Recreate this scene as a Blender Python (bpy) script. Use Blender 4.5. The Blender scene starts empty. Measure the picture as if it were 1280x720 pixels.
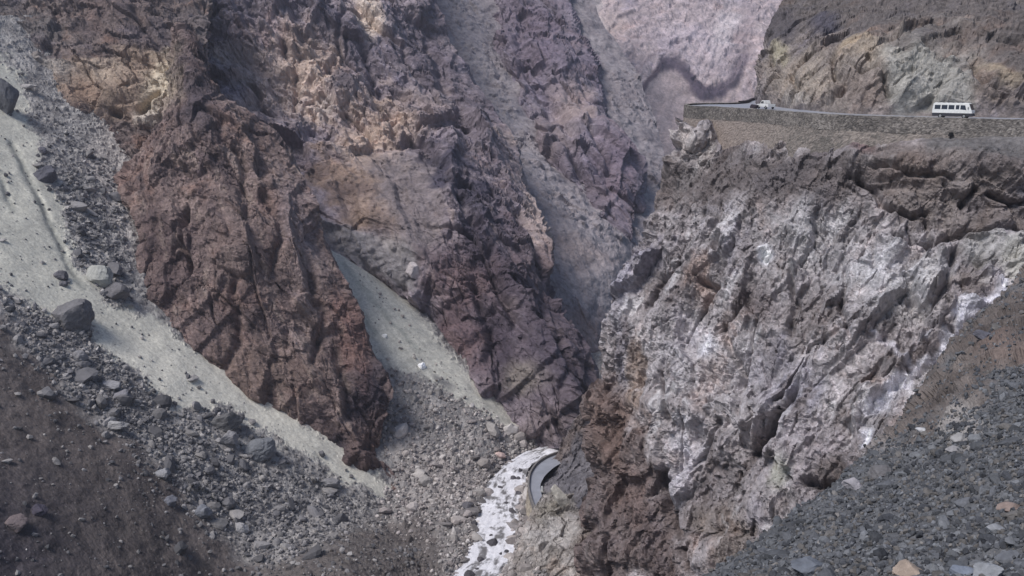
import bpy, bmesh, math, random
import numpy as np
from concurrent.futures import ThreadPoolExecutor

# ------------------------------------------------------------------ camera, light, exposure
SC = bpy.context.scene
COL = SC.collection
PITCH = math.radians(12.1)
LENS = 35.0
FPX = LENS / 36.0 * 1280.0

cam_d = bpy.data.cameras.new("camera"); cam = bpy.data.objects.new("camera", cam_d); COL.objects.link(cam)
cam_d.lens = LENS; cam_d.sensor_width = 36; cam_d.clip_start = 0.5; cam_d.clip_end = 6000
cam.location = (0, 0, 0); cam.rotation_euler = (math.pi / 2 - PITCH, 0, 0)
SC.camera = cam

SUN_EL, SUN_AZ = math.radians(55), math.radians(-124)     # azimuth from +Y, clockwise seen from above
world = bpy.data.worlds.new("World"); SC.world = world; world.use_nodes = True
wn = world.node_tree.nodes; wn.clear()
sky = wn.new("ShaderNodeTexSky"); sky.sky_type = 'NISHITA'; sky.sun_disc = False
sky.sun_elevation = SUN_EL; sky.sun_rotation = SUN_AZ
sky.air_density = 1.0; sky.dust_density = 5.0; sky.ozone_density = 1.0; sky.altitude = 1500
bg = wn.new("ShaderNodeBackground"); bg.inputs[1].default_value = 0.055
wo = wn.new("ShaderNodeOutputWorld")
world.node_tree.links.new(sky.outputs[0], bg.inputs[0]); world.node_tree.links.new(bg.outputs[0], wo.inputs[0])

sun_d = bpy.data.lights.new("sun", 'SUN'); sun = bpy.data.objects.new("sun", sun_d); COL.objects.link(sun)
sun_d.energy = 1.5; sun_d.angle = math.radians(22); sun_d.color = (1.0, 0.97, 0.95)
sd = (math.sin(SUN_AZ) * math.cos(SUN_EL), math.cos(SUN_AZ) * math.cos(SUN_EL), math.sin(SUN_EL))
from mathutils import Vector, Matrix
sun.rotation_euler = Vector(sd).to_track_quat('Z', 'Y').to_euler(); sun.location = (0, 0, 300)

SC.view_settings.view_transform = 'Standard'; SC.view_settings.look = 'None'
SC.view_settings.exposure = 0.98; SC.view_settings.gamma = 1.0
SC.view_settings.use_curve_mapping = False
SC.cycles.use_denoising = True
SC.cycles.max_bounces = 5; SC.cycles.diffuse_bounces = 3; SC.cycles.volume_bounces = 0
SC.cycles.volume_step_rate = 4

rng = np.random.default_rng(11)
random.seed(5)
f4 = np.float32
ALB = 1.55                                   # albedo = 1.55 x the linear value of the tint given


DESAT = 0.22


def lin(c):
    c = np.asarray(c, f4) / 255.0
    return np.where(c <= 0.04045, c / 12.92, ((c + 0.055) / 1.055) ** 2.4).astype(f4)


def tint(*c):
    l = lin(c) * ALB
    g = (l * np.array((.3, .6, .1), f4)).sum()
    return (l + (g - l) * DESAT).astype(f4)


CP, SP = math.cos(PITCH), math.sin(PITCH)


def U(px, py, Y):
    """point of the place that lies Y metres ahead on the sight line through a spot of the photograph"""
    px = np.asarray(px, f4); py = np.asarray(py, f4); Y = np.asarray(Y, f4)
    u = (px - 640) / FPX; v = (360 - py) / FPX
    dy = CP + v * SP; dz = -SP + v * CP
    k = Y / dy
    return np.stack(np.broadcast_arrays(u * k, Y, dz * k), -1).astype(f4)


def UZ(px, py, z):
    u = (px - 640) / FPX; v = (360 - py) / FPX
    dy = CP + v * SP; dz = -SP + v * CP
    k = z / dz
    return np.array((u * k, dy * k, z), f4)


def proj(P):
    P = np.asarray(P, f4)
    d = P[..., 1] * CP - P[..., 2] * SP
    up = P[..., 1] * SP + P[..., 2] * CP
    return 640 + FPX * P[..., 0] / d, 360 - FPX * up / d


# ------------------------------------------------------------------ noise
def smooth(a, b, x):
    t = np.clip((x - a) / (b - a), 0, 1)
    return t * t * (3 - 2 * t)


_pr = np.random.default_rng(3)
PERM = np.concatenate([_pr.permutation(4096)] * 3).astype(np.int32)
GRAD = _pr.normal(size=(4096, 3)).astype(f4); GRAD /= np.linalg.norm(GRAD, axis=1, keepdims=True)
RND = _pr.random((4096, 7)).astype(f4)


def _h(i, j, k, seed):
    return PERM[PERM[PERM[(i + seed) & 4095] + (j & 4095)] + (k & 4095)]


def perlin(P, seed=0):
    I = np.floor(P).astype(np.int32); fr = (P - I).astype(f4)
    w = fr * fr * fr * (fr * (fr * 6 - 15) + 10)
    out = np.zeros(len(P), f4)
    for a in (0, 1):
        wx = w[:, 0] if a else 1 - w[:, 0]
        for b in (0, 1):
            wy = w[:, 1] if b else 1 - w[:, 1]
            for c in (0, 1):
                wz = w[:, 2] if c else 1 - w[:, 2]
                g = GRAD[_h(I[:, 0] + a, I[:, 1] + b, I[:, 2] + c, seed)]
                out += wx * wy * wz * (g[:, 0] * (fr[:, 0] - a) + g[:, 1] * (fr[:, 1] - b) + g[:, 2] * (fr[:, 2] - c))
    return out * 1.6


def fbm(P, L, octv=4, seed=0, gain=0.5, ridged=False):
    out = np.zeros(len(P), f4); a = 1.0; s = 1.0 / L; tot = 0
    for o in range(octv):
        n = perlin(P * s + 7.3 * o, seed + 17 * o)
        if ridged: n = 1 - 2 * np.abs(n)
        out += a * n; tot += a; a *= gain; s *= 2.03
    return out / tot


def voronoi(P, seed=0, two=False):
    """F1, F2, random values of the nearest cell, vector from its centre (and of the second cell)"""
    I = np.floor(P).astype(np.int32); fr = (P - I).astype(f4)
    n = len(P)
    F1 = np.full(n, 9, f4); F2 = np.full(n, 9, f4); ID = np.zeros(n, np.int32); I2 = np.zeros(n, np.int32)
    V = np.zeros((n, 3), f4); V2 = np.zeros((n, 3), f4)
    for a in (-1, 0, 1):
        for b in (-1, 0, 1):
            for c in (-1, 0, 1):
                h = _h(I[:, 0] + a, I[:, 1] + b, I[:, 2] + c, seed)
                r = RND[h]
                d = np.stack((fr[:, 0] - a - r[:, 0], fr[:, 1] - b - r[:, 1], fr[:, 2] - c - r[:, 2]), 1)
                q = (d * d).sum(1)
                near = q < F1
                if two:
                    sec = ~near & (q < F2)
                    I2 = np.where(near, ID, np.where(sec, h, I2)); V2[near] = V[near]; V2[sec] = d[sec]
                F2 = np.where(near, F1, np.minimum(F2, q))
                F1 = np.where(near, q, F1)
                ID = np.where(near, h, ID)
                V[near] = d[near]
    if two: return np.sqrt(F1), np.sqrt(F2), RND[ID][:, 3:7], V, RND[I2][:, 3:7], V2
    return np.sqrt(F1), np.sqrt(F2), RND[ID][:, 3:7], V


def rotm(ax, ay, az):
    return np.array(Matrix.Rotation(math.radians(az), 3, 'Z') @ Matrix.Rotation(math.radians(ay), 3, 'Y') @ Matrix.Rotation(math.radians(ax), 3, 'X'), f4)


def joints(P, vec, lam, seed, warp=1.0):
    """one set of joints: ramps that break off sharply; relief 0..1 and a random value per slab"""
    v = np.array(vec, f4); v /= np.linalg.norm(v)
    ph = (P @ v) / lam + warp * (.9 * fbm(P, lam * 6, 2, seed) + .13 * fbm(P, lam * 1.1, 3, seed + 3, .6))
    k = np.floor(ph); fr = ph - k
    r = RND[(PERM[(k.astype(np.int32) * 7 + seed) & 4095]) & 4095]
    amp = smooth(-.25, .35, fbm(P, lam * 3.2, 2, seed + 8)) * (.35 + .9 * r[:, 0])
    cut = .72 + .2 * r[:, 1]
    prof = np.where(fr < cut, fr / cut, (1 - fr) / (1 - cut))
    return prof * amp, r[:, 2]


def rock(P, L, seed, rot=(0, 0, 0), stretch=(1, 1, 1), sets=(), blocks=1.0, rough=1.0, crack=1.0, octv=3, mid=1.0):
    """fractured rock relief in metres for feature size L, and per-block random values"""
    M = rotm(*rot)
    Q = (P @ M) / np.array(stretch, f4)
    warp = np.stack([fbm(Q, L * 1.6, 3, seed + 50 + k, .55) for k in range(3)], 1) * L * 0.26
    Qw = Q + warp
    h = np.zeros(len(P), f4); ids = []
    Lk = L; amp = L * 0.27
    facet = lambda R, V: (R[:, 0] - .5) * .8 + (V[:, 0] * (R[:, 1] - .5) + V[:, 1] * (R[:, 2] - .5) + V[:, 2] * (R[:, 3] - .5)) * 2.6
    patchy = smooth(-.3, .3, fbm(P, L * 2.5, 2, seed + 77))
    for k in range(octv):
        F1, F2, R, V, R2, V2 = voronoi(Qw / Lk, seed + 101 * k, True)
        edge = F2 - F1
        w = .5 + .5 * smooth(0, .10, edge)
        mod = 1 if k == 0 else (.35 + .9 * patchy) * (mid if k == 1 else 1)
        h += blocks * amp * mod * (facet(R, V) * w + facet(R2, V2) * (1 - w))
        h -= crack * amp * .6 * np.exp(-(edge / .06) ** 2) * smooth(.55, .85, R[:, 3] * .6 + R2[:, 3] * .6)
        ids.append(R[:, 0]); ids.append(R[:, 1])
        Lk /= 2.7; amp /= 2.6
    for n, (vec, lam, am) in enumerate(sets):
        j, r = joints(P, vec, lam, seed + 200 + 31 * n)
        h += am * j
        ids[0] = ids[0] * .7 + r * .3
    r1 = fbm(Qw, L * 2.8, 4, seed + 7, .45, ridged=True)
    r2 = fbm(P, L * .4, 5, seed + 9, .52)
    h += rough * (L * .17 * r1 + L * .25 * fbm(P, L * 3.5, 2, seed + 13) + L * .08 * r2)
    return h, ids


# ------------------------------------------------------------------ splines and nets
def pchip(x, y, xs):
    """monotone cubic along axis 0; y (m, ...) at x (m,), evaluated at xs (n,)"""
    x = np.asarray(x, np.float64); y = np.asarray(y, np.float64); xs = np.asarray(xs, np.float64)
    sh = (-1,) + (1,) * (y.ndim - 1)
    hgt = np.diff(x).reshape(sh); d = np.diff(y, axis=0) / hgt
    m = np.zeros_like(y)
    if len(x) > 2:
        w1 = 2 * hgt[1:] + hgt[:-1]; w2 = hgt[1:] + 2 * hgt[:-1]
        a, b = d[:-1], d[1:]
        ok = (a * b) > 0
        aa = np.where(ok, a, 1); bb = np.where(ok, b, 1)
        m[1:-1] = np.where(ok, (w1 + w2) / (w1 / aa + w2 / bb), 0)
    m[0] = d[0]; m[-1] = d[-1]
    i = np.clip(np.searchsorted(x, xs) - 1, 0, len(x) - 2)
    hh = (x[i + 1] - x[i]).reshape(sh); t = ((xs - x[i]) / (x[i + 1] - x[i])).reshape(sh)
    t2, t3 = t * t, t * t * t
    return (2 * t3 - 3 * t2 + 1) * y[i] + (t3 - 2 * t2 + t) * hh * m[i] + (-2 * t3 + 3 * t2) * y[i + 1] + (t3 - t2) * hh * m[i + 1]


def curve(pts, xs):
    p = np.array(sorted(pts), float)
    return pchip(p[:, 0], p[:, 1], np.clip(xs, p[0, 0], p[-1, 0]))


def table(qn, yn, T, qs, ys):
    """smooth surface through the table T[row y][col q]"""
    T = np.array(T, float)
    A = pchip(qn, T.T, qs).T
    return pchip(yn, A, ys)


def grid_normals(G):
    du = np.gradient(G, axis=1); dv = np.gradient(G, axis=0)
    n = np.cross(du, dv)
    n /= np.linalg.norm(n, axis=-1, keepdims=True) + 1e-9
    s = np.sign((n * -G).sum(-1)); flip = np.sign(np.median(s)) or 1
    return (n * flip).astype(f4)


def blur(G, k):
    for ax in (0, 1):
        pad = [(0, 0)] * G.ndim; pad[ax] = (k, k)
        Gp = np.pad(G, pad, mode='edge'); c = np.cumsum(Gp, axis=ax, dtype=np.float64)
        z = np.zeros_like(np.take(c, [0], axis=ax)); c = np.concatenate([z, c], axis=ax)
        n = G.shape[ax]
        G = (np.take(c, np.arange(2 * k + 1, n + 2 * k + 1), axis=ax) - np.take(c, np.arange(0, n), axis=ax)) / (2 * k + 1)
    return G.astype(f4)


def seg_dist(px, py, poly):
    """distance to a polyline, signed side, position along it 0..1"""
    best = np.full(px.shape, 1e9, f4); side = np.zeros(px.shape, f4); along = np.zeros(px.shape, f4)
    n = len(poly) - 1
    for i in range(n):
        x0, y0 = poly[i][:2]; x1, y1 = poly[i + 1][:2]
        dx, dy = x1 - x0, y1 - y0; L2 = dx * dx + dy * dy
        t = np.clip(((px - x0) * dx + (py - y0) * dy) / L2, 0, 1)
        d = np.hypot(px - x0 - t * dx, py - y0 - t * dy)
        near = d < best
        best = np.where(near, d, best)
        side = np.where(near, np.sign((px - x0) * dy - (py - y0) * dx), side)
        along = np.where(near, (i + t) / n, along)
    return best, side, along


def inside(px, py, poly):
    c = np.zeros(px.shape, bool)
    for i in range(len(poly)):
        x0, y0 = poly[i]; x1, y1 = poly[i - 1]
        if y0 == y1: continue
        c ^= ((y0 > py) != (y1 > py)) & (px < (x1 - x0) * (py - y0) / (y1 - y0) + x0)
    return c


def region(px, py, poly, soft):
    """1 inside the outline, 0 outside, soft edge"""
    d, _, _ = seg_dist(px, py, list(poly) + [poly[0]])
    return smooth(-soft, soft, np.where(inside(px, py, poly), d, -d))


# ------------------------------------------------------------------ scene helpers
def tag(o, label=None, cat=None, group=None, kind=None):
    if label: o["label"] = label
    if cat: o["category"] = cat
    if group: o["group"] = group
    if kind: o["kind"] = kind
    return o


def mesh_np(name, V, Fq, col=None, smooth_shade=False):
    me = bpy.data.meshes.new(name)
    V = np.ascontiguousarray(V, f4); Fq = np.ascontiguousarray(Fq, np.int32); k = Fq.shape[1]
    me.vertices.add(len(V)); me.vertices.foreach_set("co", V.ravel())
    me.loops.add(Fq.size); me.loops.foreach_set("vertex_index", Fq.ravel())
    me.polygons.add(len(Fq)); me.polygons.foreach_set("loop_start", np.arange(0, Fq.size, k, dtype=np.int32))
    me.polygons.foreach_set("use_smooth", np.full(len(Fq), smooth_shade))
    me.update(calc_edges=True)
    if col is not None:
        a = me.color_attributes.new("tint", 'FLOAT_COLOR', 'POINT')
        c4 = np.ones((len(V), 4), f4); c4[:, :3] = col
        a.data.foreach_set("color", c4.ravel())
    return me


def obj(name, me, mat=None, parent=None):
    o = bpy.data.objects.new(name, me); COL.objects.link(o)
    if mat is not None and me is not None and not me.materials: me.materials.append(mat)
    if parent is not None: o.parent = parent
    return o


def grid_faces(r, c):
    i = np.arange(r * c, dtype=np.int32).reshape(r, c)
    return np.stack((i[:-1, :-1], i[1:, :-1], i[1:, 1:], i[:-1, 1:]), -1).reshape(-1, 4)


# ------------------------------------------------------------------ materials
def rock_material(name, fine=2.0, bump=.6, dist=.25, var=.45, rough=.95):
    """colour from the tint attribute, broken up by two scales of grain, with fine relief"""
    m = bpy.data.materials.new(name); m.use_nodes = True
    nt = m.node_tree; N = nt.nodes; Lk = nt.links
    b = N["Principled BSDF"]; b.inputs["Roughness"].default_value = rough
    b.inputs["Specular IOR Level"].default_value = 0.15
    at = N.new("ShaderNodeAttribute"); at.attribute_name = "tint"
    tc = N.new("ShaderNodeTexCoord")
    n1 = N.new("ShaderNodeTexNoise"); n1.inputs["Scale"].default_value = fine; n1.inputs["Detail"].default_value = 5; n1.inputs["Roughness"].default_value = .7
    Lk.new(tc.outputs["Object"], n1.inputs["Vector"])
    r1 = N.new("ShaderNodeMapRange"); r1.inputs[1].default_value = .25; r1.inputs[2].default_value = .75
    r1.inputs[3].default_value = 1 - var; r1.inputs[4].default_value = 1 + var
    Lk.new(n1.outputs["Fac"], r1.inputs[0])
    mx = N.new("ShaderNodeMix"); mx.data_type = 'RGBA'; mx.blend_type = 'MULTIPLY'; mx.inputs[0].default_value = 1
    Lk.new(at.outputs["Color"], mx.inputs[6]); Lk.new(r1.outputs[0], mx.inputs[7])
    Lk.new(mx.outputs[2], b.inputs["Base Color"])
    bp = N.new("ShaderNodeBump"); bp.inputs["Strength"].default_value = bump; bp.inputs["Distance"].default_value = dist
    Lk.new(n1.outputs["Fac"], bp.inputs["Height"]); Lk.new(bp.outputs["Normal"], b.inputs["Normal"])
    return m


def plain(name, rgb, rough=.6, metal=0, spec=.4, noise=0, scale=3, bump=0):
    m = bpy.data.materials.new(name); m.use_nodes = True
    nt = m.node_tree; N = nt.nodes; Lk = nt.links; b = N["Principled BSDF"]
    b.inputs["Base Color"].default_value = (*rgb, 1); b.inputs["Roughness"].default_value = rough
    b.inputs["Metallic"].default_value = metal; b.inputs["Specular IOR Level"].default_value = spec
    tc = N.new("ShaderNodeTexCoord"); n1 = N.new("ShaderNodeTexNoise"); n1.inputs["Scale"].default_value = scale; n1.inputs["Detail"].default_value = 6
    Lk.new(tc.outputs["Object"], n1.inputs["Vector"])
    r = N.new("ShaderNodeMapRange"); r.inputs[1].default_value = .3; r.inputs[2].default_value = .7
    r.inputs[3].default_value = 1 - noise; r.inputs[4].default_value = 1 + noise
    Lk.new(n1.outputs["Fac"], r.inputs[0])
    mx = N.new("ShaderNodeMix"); mx.data_type = 'RGBA'; mx.blend_type = 'MULTIPLY'; mx.inputs[0].default_value = 1
    mx.inputs[6].default_value = (*rgb, 1); Lk.new(r.outputs[0], mx.inputs[7]); Lk.new(mx.outputs[2], b.inputs["Base Color"])
    if bump:
        bp = N.new("ShaderNodeBump"); bp.inputs["Strength"].default_value = bump; bp.inputs["Distance"].default_value = .1
        Lk.new(n1.outputs["Fac"], bp.inputs["Height"]); Lk.new(bp.outputs["Normal"], b.inputs["Normal"])
    return m


M_NEAR = rock_material("gravel_ground", fine=6, bump=.5, dist=.06, var=.4)
M_ROCK = rock_material("cliff_rock", fine=1.1, bump=1.0, dist=.6, var=.5)
M_SCREE = rock_material("scree", fine=1.6, bump=.7, dist=.25, var=.30)
M_FAR = rock_material("far_rock", fine=.45, bump=.9, dist=1.0, var=.40)
M_STONE = rock_material("stone", fine=1.4, bump=.7, dist=.12, var=.30)

HAZE = 0.00016
STEP = 1.25        # spacing of the terrain nets, in photograph pixels
MASSES = {}


def paint(col, px, py, P, patches, seed):
    """patches of mineral and other colour: outline or ellipse, tint, strength, softness"""
    wx = fbm(P, patches[0], 4, seed) if patches else 0
    wy = fbm(P, patches[0], 4, seed + 5) if patches else 0
    grain = np.exp(.55 * fbm(P, patches[0] * .4, 4, seed + 8, .6) + .35 * fbm(P, patches[0] * .1, 3, seed + 9, .6))[:, None]
    for (shape, tn, s, soft, wob) in patches[1:]:
        qx = px + wx * wob; qy = py + wy * wob
        if shape[0] == 'e':
            _, cx, cy, rx, ry, ang = shape
            a = math.radians(ang); dx, dy = qx - cx, qy - cy
            d = np.hypot((dx * math.cos(a) + dy * math.sin(a)) / rx, (-dx * math.sin(a) + dy * math.cos(a)) / ry)
            m = smooth(1 + soft, 1 - soft, d)
        elif shape[0] == 'l':
            d, _, _ = seg_dist(qx, qy, shape[2]); m = smooth(shape[1] * (1 + soft), shape[1] * (1 - soft), d)
        else:
            m = region(qx, qy, shape[1], soft)
        col = col + (m * s)[:, None] * (np.array(tn, f4) * grain - col)
    return col


def veins(col, P, L, rot, seed, pale, dark, sp=.5, sdk=.55):
    """pale and dark mineral streaks drawn out along the joints"""
    Q = (P @ rotm(*rot)) / np.array((.5, 1, 2.4), f4)
    v = fbm(Q, L, 5, seed, .62); v2 = fbm(Q + 31, L * 1.3, 5, seed + 1, .62)
    col = col + (smooth(.14, .34, v) * sp)[:, None] * (pale - col)
    return col + (smooth(.12, .34, v2) * sdk)[:, None] * (dark - col)


def palette(P, L, seed, tints, ids=None, idamt=.5, spread=1.5, hue=1.0):
    """blend of the mass's mineral tints by large noise fields and by block"""
    n = fbm(P, L, 5, seed, .58) * spread * .5 + .5
    if ids is not None:
        n = n * (1 - idamt) + idamt * (ids[0] * .6 + ids[2] * .28 + ids[min(4, len(ids) - 1)] * .12)
    n = np.clip(n, 0, 1) * (len(tints) - 1)
    T = np.array(tints, f4)
    i = np.clip(n.astype(int), 0, len(tints) - 2); t = (n - i)[:, None]
    c = T[i] * (1 - t) + T[i + 1] * t
    g = fbm(P, L * .16, 4, seed + 31, .62); g2 = fbm(P, L * .035, 3, seed + 35, .6)
    c = c * np.exp(.75 * g + .55 * g2)[:, None]
    # rust and blue-black mineral fields
    w = fbm(P, L * .75, 5, seed + 41, .62)[:, None]
    wf = np.array((1.20, .97, .82), f4); cf = np.array((.84, .88, 1.04), f4)
    c = c * (1 + smooth(.05, .45, w) * hue * (wf - 1)) * (1 + smooth(-.05, -.45, w) * hue * (cf - 1))
    return c


def make_net(py, pxg, Yg, disp_fn, blurk=6, front=(0, -.93, .36), lean=.6):
    G = U(pxg, np.broadcast_to(py[:, None], pxg.shape), Yg)
    n = grid_normals(blur(G, blurk))
    n = n * (1 - lean) + np.array(front, f4) * lean
    n /= np.linalg.norm(n, axis=-1, keepdims=True)
    P = G.reshape(-1, 3); N = n.reshape(-1, 3)
    fx = pxg.reshape(-1).astype(f4); fy = np.broadcast_to(py[:, None], pxg.shape).reshape(-1).astype(f4)
    h, col = disp_fn(P, N, fx, fy)
    return dict(V=(P + N * h[:, None]).astype(f4), shape=pxg.shape, col=np.clip(col, .01, .9).astype(f4), px=fx, py=fy, N=N)


def strip_net(py0, py1, Lp, Rp, qn, yn, T, disp, wrapL=None, wrapR=None, step=STEP, ref=None, **kw):
    """rows by photograph height, columns from the left edge curve to the right edge curve; wraps turn back round the silhouettes"""
    py = np.arange(py0, py1 + step, step)
    L = curve(Lp, py); R = curve(Rp, py)
    nq = int((ref or np.max(R - L)) / step)
    q = np.linspace(0, 1, nq)
    px = L[:, None] + (R - L)[:, None] * q[None]
    Y = table(qn, yn, T, q, py)
    nw = 26
    t = np.linspace(0, 1, nw + 1)[1:]
    if wrapL:
        px = np.concatenate([(L[:, None] + wrapL[0] * t[None] ** 2)[:, ::-1], px], 1)
        Y = np.concatenate([(Y[:, :1] + wrapL[1] * t[None])[:, ::-1], Y], 1)
    if wrapR:
        px = np.concatenate([px, R[:, None] - wrapR[0] * t[None] ** 2], 1)
        Y = np.concatenate([Y, Y[:, -1:] + wrapR[1] * t[None]], 1)
    return make_net(py, px, Y, disp, **kw)


# the left slope is an even scree plane at about 38 degrees
PL_B = U(490, 625, 285); PL_S = 0.783; PL_D = (-0.944, 0.329)


def left_plane_Y(px, py):
    u = (px - 640) / FPX; v = (360 - py) / FPX
    dy = CP + v * SP; dz = (-SP + v * CP) / dy; dx = u / dy
    return (PL_B[2] - PL_S * (PL_B[0] * PL_D[0] + PL_B[1] * PL_D[1])) / (dz - PL_S * (dx * PL_D[0] + PL_D[1]))


def carve(px, py, P, L, lines, seed):
    """joints and ledges of the rock: (polyline, half width, depth)"""
    wx = fbm(P, L, 3, seed); wy = fbm(P, L, 3, seed + 3)
    h = np.zeros(len(P), f4)
    for poly, w, dep in lines:
        d, _, a = seg_dist(px + wx * 14, py + wy * 14, poly)
        h -= dep * np.exp(-(d / w) ** 2) * smooth(0, .15, a) * smooth(1, .85, a)
    return h


# ------------------------------------------------------------------ right cliff under the upper road
def right_cliff():
    lines = [([(1079, 202), (1109, 207), (1132, 217), (1160, 218), (1200, 226)], 3.0, 2.2),
             ([(1060, 210), (1087, 232), (1101, 258), (1137, 267), (1165, 262)], 3.5, 3.0),
             ([(1110, 292), (1135, 300), (1157, 307), (1190, 296), (1225, 297), (1280, 285)], 4.5, 3.2),
             ([(1222, 228), (1200, 262)], 4, 3), ([(1229, 235), (1265, 252), (1290, 250)], 4, 3),
             ([(938, 578), (952, 556), (966, 533), (985, 500), (1000, 470)], 6, 5.5),
             ([(824, 580), (836, 637), (858, 692), (870, 730)], 6, 5.5), ([(849, 680), (862, 694)], 6, 6),
             ([(856, 602), (885, 562), (905, 520)], 4, 3.5), ([(836, 465), (832, 502), (840, 530)], 3, 3),
             ([(812, 450), (804, 491)], 4, 3.5), ([(870, 352), (884, 360), (905, 362)], 4, 3.5),
             ([(808, 396), (826, 358), (832, 340)], 5, 4), ([(978, 206), (997, 180)], 4, 3),
             ([(890, 316), (905, 295)], 5, 4), ([(846, 153), (876, 155)], 4, 3.5), ([(846, 158), (852, 168)], 5, 4), ([(846, 182), (852, 196)], 6, 4),
             ([(1060, 560), (1110, 505), (1170, 450), (1235, 385)], 14, 4), ([(1000, 605), (1040, 612), (1065, 600)], 7, 4),
             ([(905, 400), (930, 470), (920, 530)], 5, 3), ([(985, 330), (1000, 380), (985, 430)], 4, 2.5),
             ([(1060, 330), (1050, 390), (1075, 440)], 4, 2.5), ([(1190, 315), (1180, 365), (1150, 400)], 5, 3)]

    def disp(P, N, px, py):
        upper = smooth(300, 230, py)
        low = smooth(230, 330, py)
        h1, i1 = rock(P, 10, 21, rot=(0, 28, 0), stretch=(.8, 1, 1.5), sets=[((-.8, .3, .55), 9, 3.6), ((.75, .2, .65), 5.5, 2.0), ((-.9, .2, .25), 3.0, 1.1)])
        jb, _ = joints(P, (-.18, .25, .95), 6.5, 66)
        h2, i2 = rock(P, 3.2, 61, rot=(0, -55, 0), stretch=(.8, 1, 2.0), octv=3, sets=[((.3, .2, .9), 1.9, .6), ((-.8, .2, .5), 1.1, .4)])
        h = h1 * (.45 + .55 * low) + jb * 2.5 * (1 - low) + h2 * .8
        h += carve(px, py, P, 12, lines, 81)
        bed = np.sin((py * .92 + px * -.25) / 7.5 + fbm(P, 14, 3, 88) * 3)
        h += upper * smooth(1000, 1060, px) * bed * .7
        h *= smooth(160, 205, py + smooth(900, 870, px) * 60)
        big = fbm(P, 38, 3, 5); h += big * 6 * smooth(180, 270, py)
        col = palette(P, 22, 77, [tint(80, 70, 70), tint(112, 104, 105), tint(134, 127, 128), tint(152, 146, 148), tint(174, 169, 172)], i1, .4, 2.0, .7)
        g = lambda *a: tint(*a)
        Q = (P @ rotm(0, 28, 0)) / np.array((.5, 1, 2.2), f4)
        v = fbm(Q, 7, 5, 95, .62); v2 = fbm(Q + 31, 9, 5, 96, .62)
        col = col + (smooth(.16, .34, v) * .55)[:, None] * (tint(186, 183, 185) - col)
        col = col + (smooth(.14, .36, v2) * .6)[:, None] * (tint(84, 72, 68) - col)
        patches = [9.0,
                   (('p', [(818, 205), (880, 200), (985, 195), (1060, 195), (1100, 230), (1040, 262), (960, 250), (880, 262), (815, 265)]), g(84, 75, 73), .8, 18, 40),
                   (('p', [(930, 232), (985, 205), (1025, 200), (1000, 235), (960, 248)]), g(86, 80, 82), .8, 8, 14),
                   (('p', [(1075, 185), (1290, 180), (1290, 285), (1200, 292), (1120, 275), (1085, 235)]), g(94, 83, 77), .72, 16, 34),
                   (('p', [(1150, 160), (1300, 160), (1300, 205), (1230, 198), (1160, 190)]), g(86, 84, 84), .8, 8, 14),
                   (('p', [(738, 470), (775, 480), (800, 520), (815, 570), (838, 640), (868, 730), (700, 740), (705, 560)]), g(90, 75, 71), .8, 18, 60),
                   (('e', 765, 530, 30, 50, 0), g(104, 82, 72), .5, .6, 25), (('e', 798, 470, 10, 40, 10), g(128, 104, 84), .6, .5, 20),
                   (('e', 790, 620, 26, 36, 0), g(100, 80, 74), .5, .6, 20),
                   (('p', [(905, 690), (860, 640), (900, 620), (960, 660), (960, 730), (890, 730)]), g(112, 100, 90), .5, 10, 25),
                   (('l', 6, [(1236, 368), (1200, 405), (1172, 425), (1130, 470), (1112, 520), (1085, 572)]), g(206, 206, 216), .7, .9, 60), (('e', 1100, 530, 14, 30, 35), g(204, 204, 214), .6, .8, 40), (('e', 1215, 395, 26, 8, -40), g(196, 196, 206), .6, .8, 30),
                   (('l', 4, [(1090, 420), (1120, 450), (1150, 462)]), g(186, 182, 190), .7, .7, 22),
                   (('e', 958, 322, 8, 10, 0), g(222, 222, 228), .9, .6, 10), (('e', 882, 436, 10, 14, 0), g(196, 198, 208), .8, .6, 14),
                   (('e', 1005, 300, 50, 30, -30), g(172, 171, 173), .45, .8, 50), (('e', 1090, 340, 45, 35, -30), g(174, 174, 178), .5, .8, 50),
                   (('e', 900, 480, 50, 60, 20), g(174, 169, 172), .4, .8, 60), (('e', 860, 430, 30, 40, 0), g(176, 171, 174), .4, .8, 50), (('e', 1150, 360, 40, 26, -30), g(170, 168, 168), .6, .7, 40),
                   (('e', 855, 580, 18, 50, 10), g(176, 173, 181), .65, .7, 30), (('e', 1000, 560, 50, 40, 0), g(150, 142, 148), .5, .6, 30),
                   (('e', 1262, 330, 14, 30, 0), g(170, 168, 160), .7, .5, 12), (('e', 1230, 318, 24, 26, 20), g(148, 148, 146), .6, .5, 14),
                   (('e', 1035, 590, 22, 20, 0), g(84, 74, 70), .7, .5, 14), (('e', 950, 380, 26, 20, 20), g(94, 82, 82), .6, .6, 25), (('e', 1100, 530, 16, 12, 0), g(96, 86, 80), .7, .5, 15),
                   (('e', 1200, 365, 40, 20, -30), g(116, 104, 96), .6, .6, 20), (('e', 1010, 400, 24, 34, 0), g(104, 94, 92), .5, .6, 25),
                   (('e', 980, 590, 12, 22, 0), g(142, 144, 128), .6, .6, 12), (('e', 885, 190, 12, 24, 20), g(146, 134, 122), .4, .6, 10),
                   (('e', 858, 180, 12, 26, 0), g(160, 150, 146), .7, .6, 8), (('e', 1070, 185, 20, 10, 20), g(112, 82, 82), .5, .6, 10)]
        return h, paint(col, px, py, P, patches, 91)

    T = [[219, 214, 219, 196, 171, 160, 155],
         [217, 211, 211.5, 185.5, 161, 150, 145.5],
         [219, 213, 206, 180.5, 157, 146, 142.5],
         [220, 209, 200, 178, 156, 146, 142],
         [218, 206, 195, 170, 146, 130, 126],
         [211, 199, 188, 160, 132, 112, 105],
         [197, 184, 173, 149, 117, 97, 90],
         [186, 174, 164, 139, 105, 85, 78]]
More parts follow.
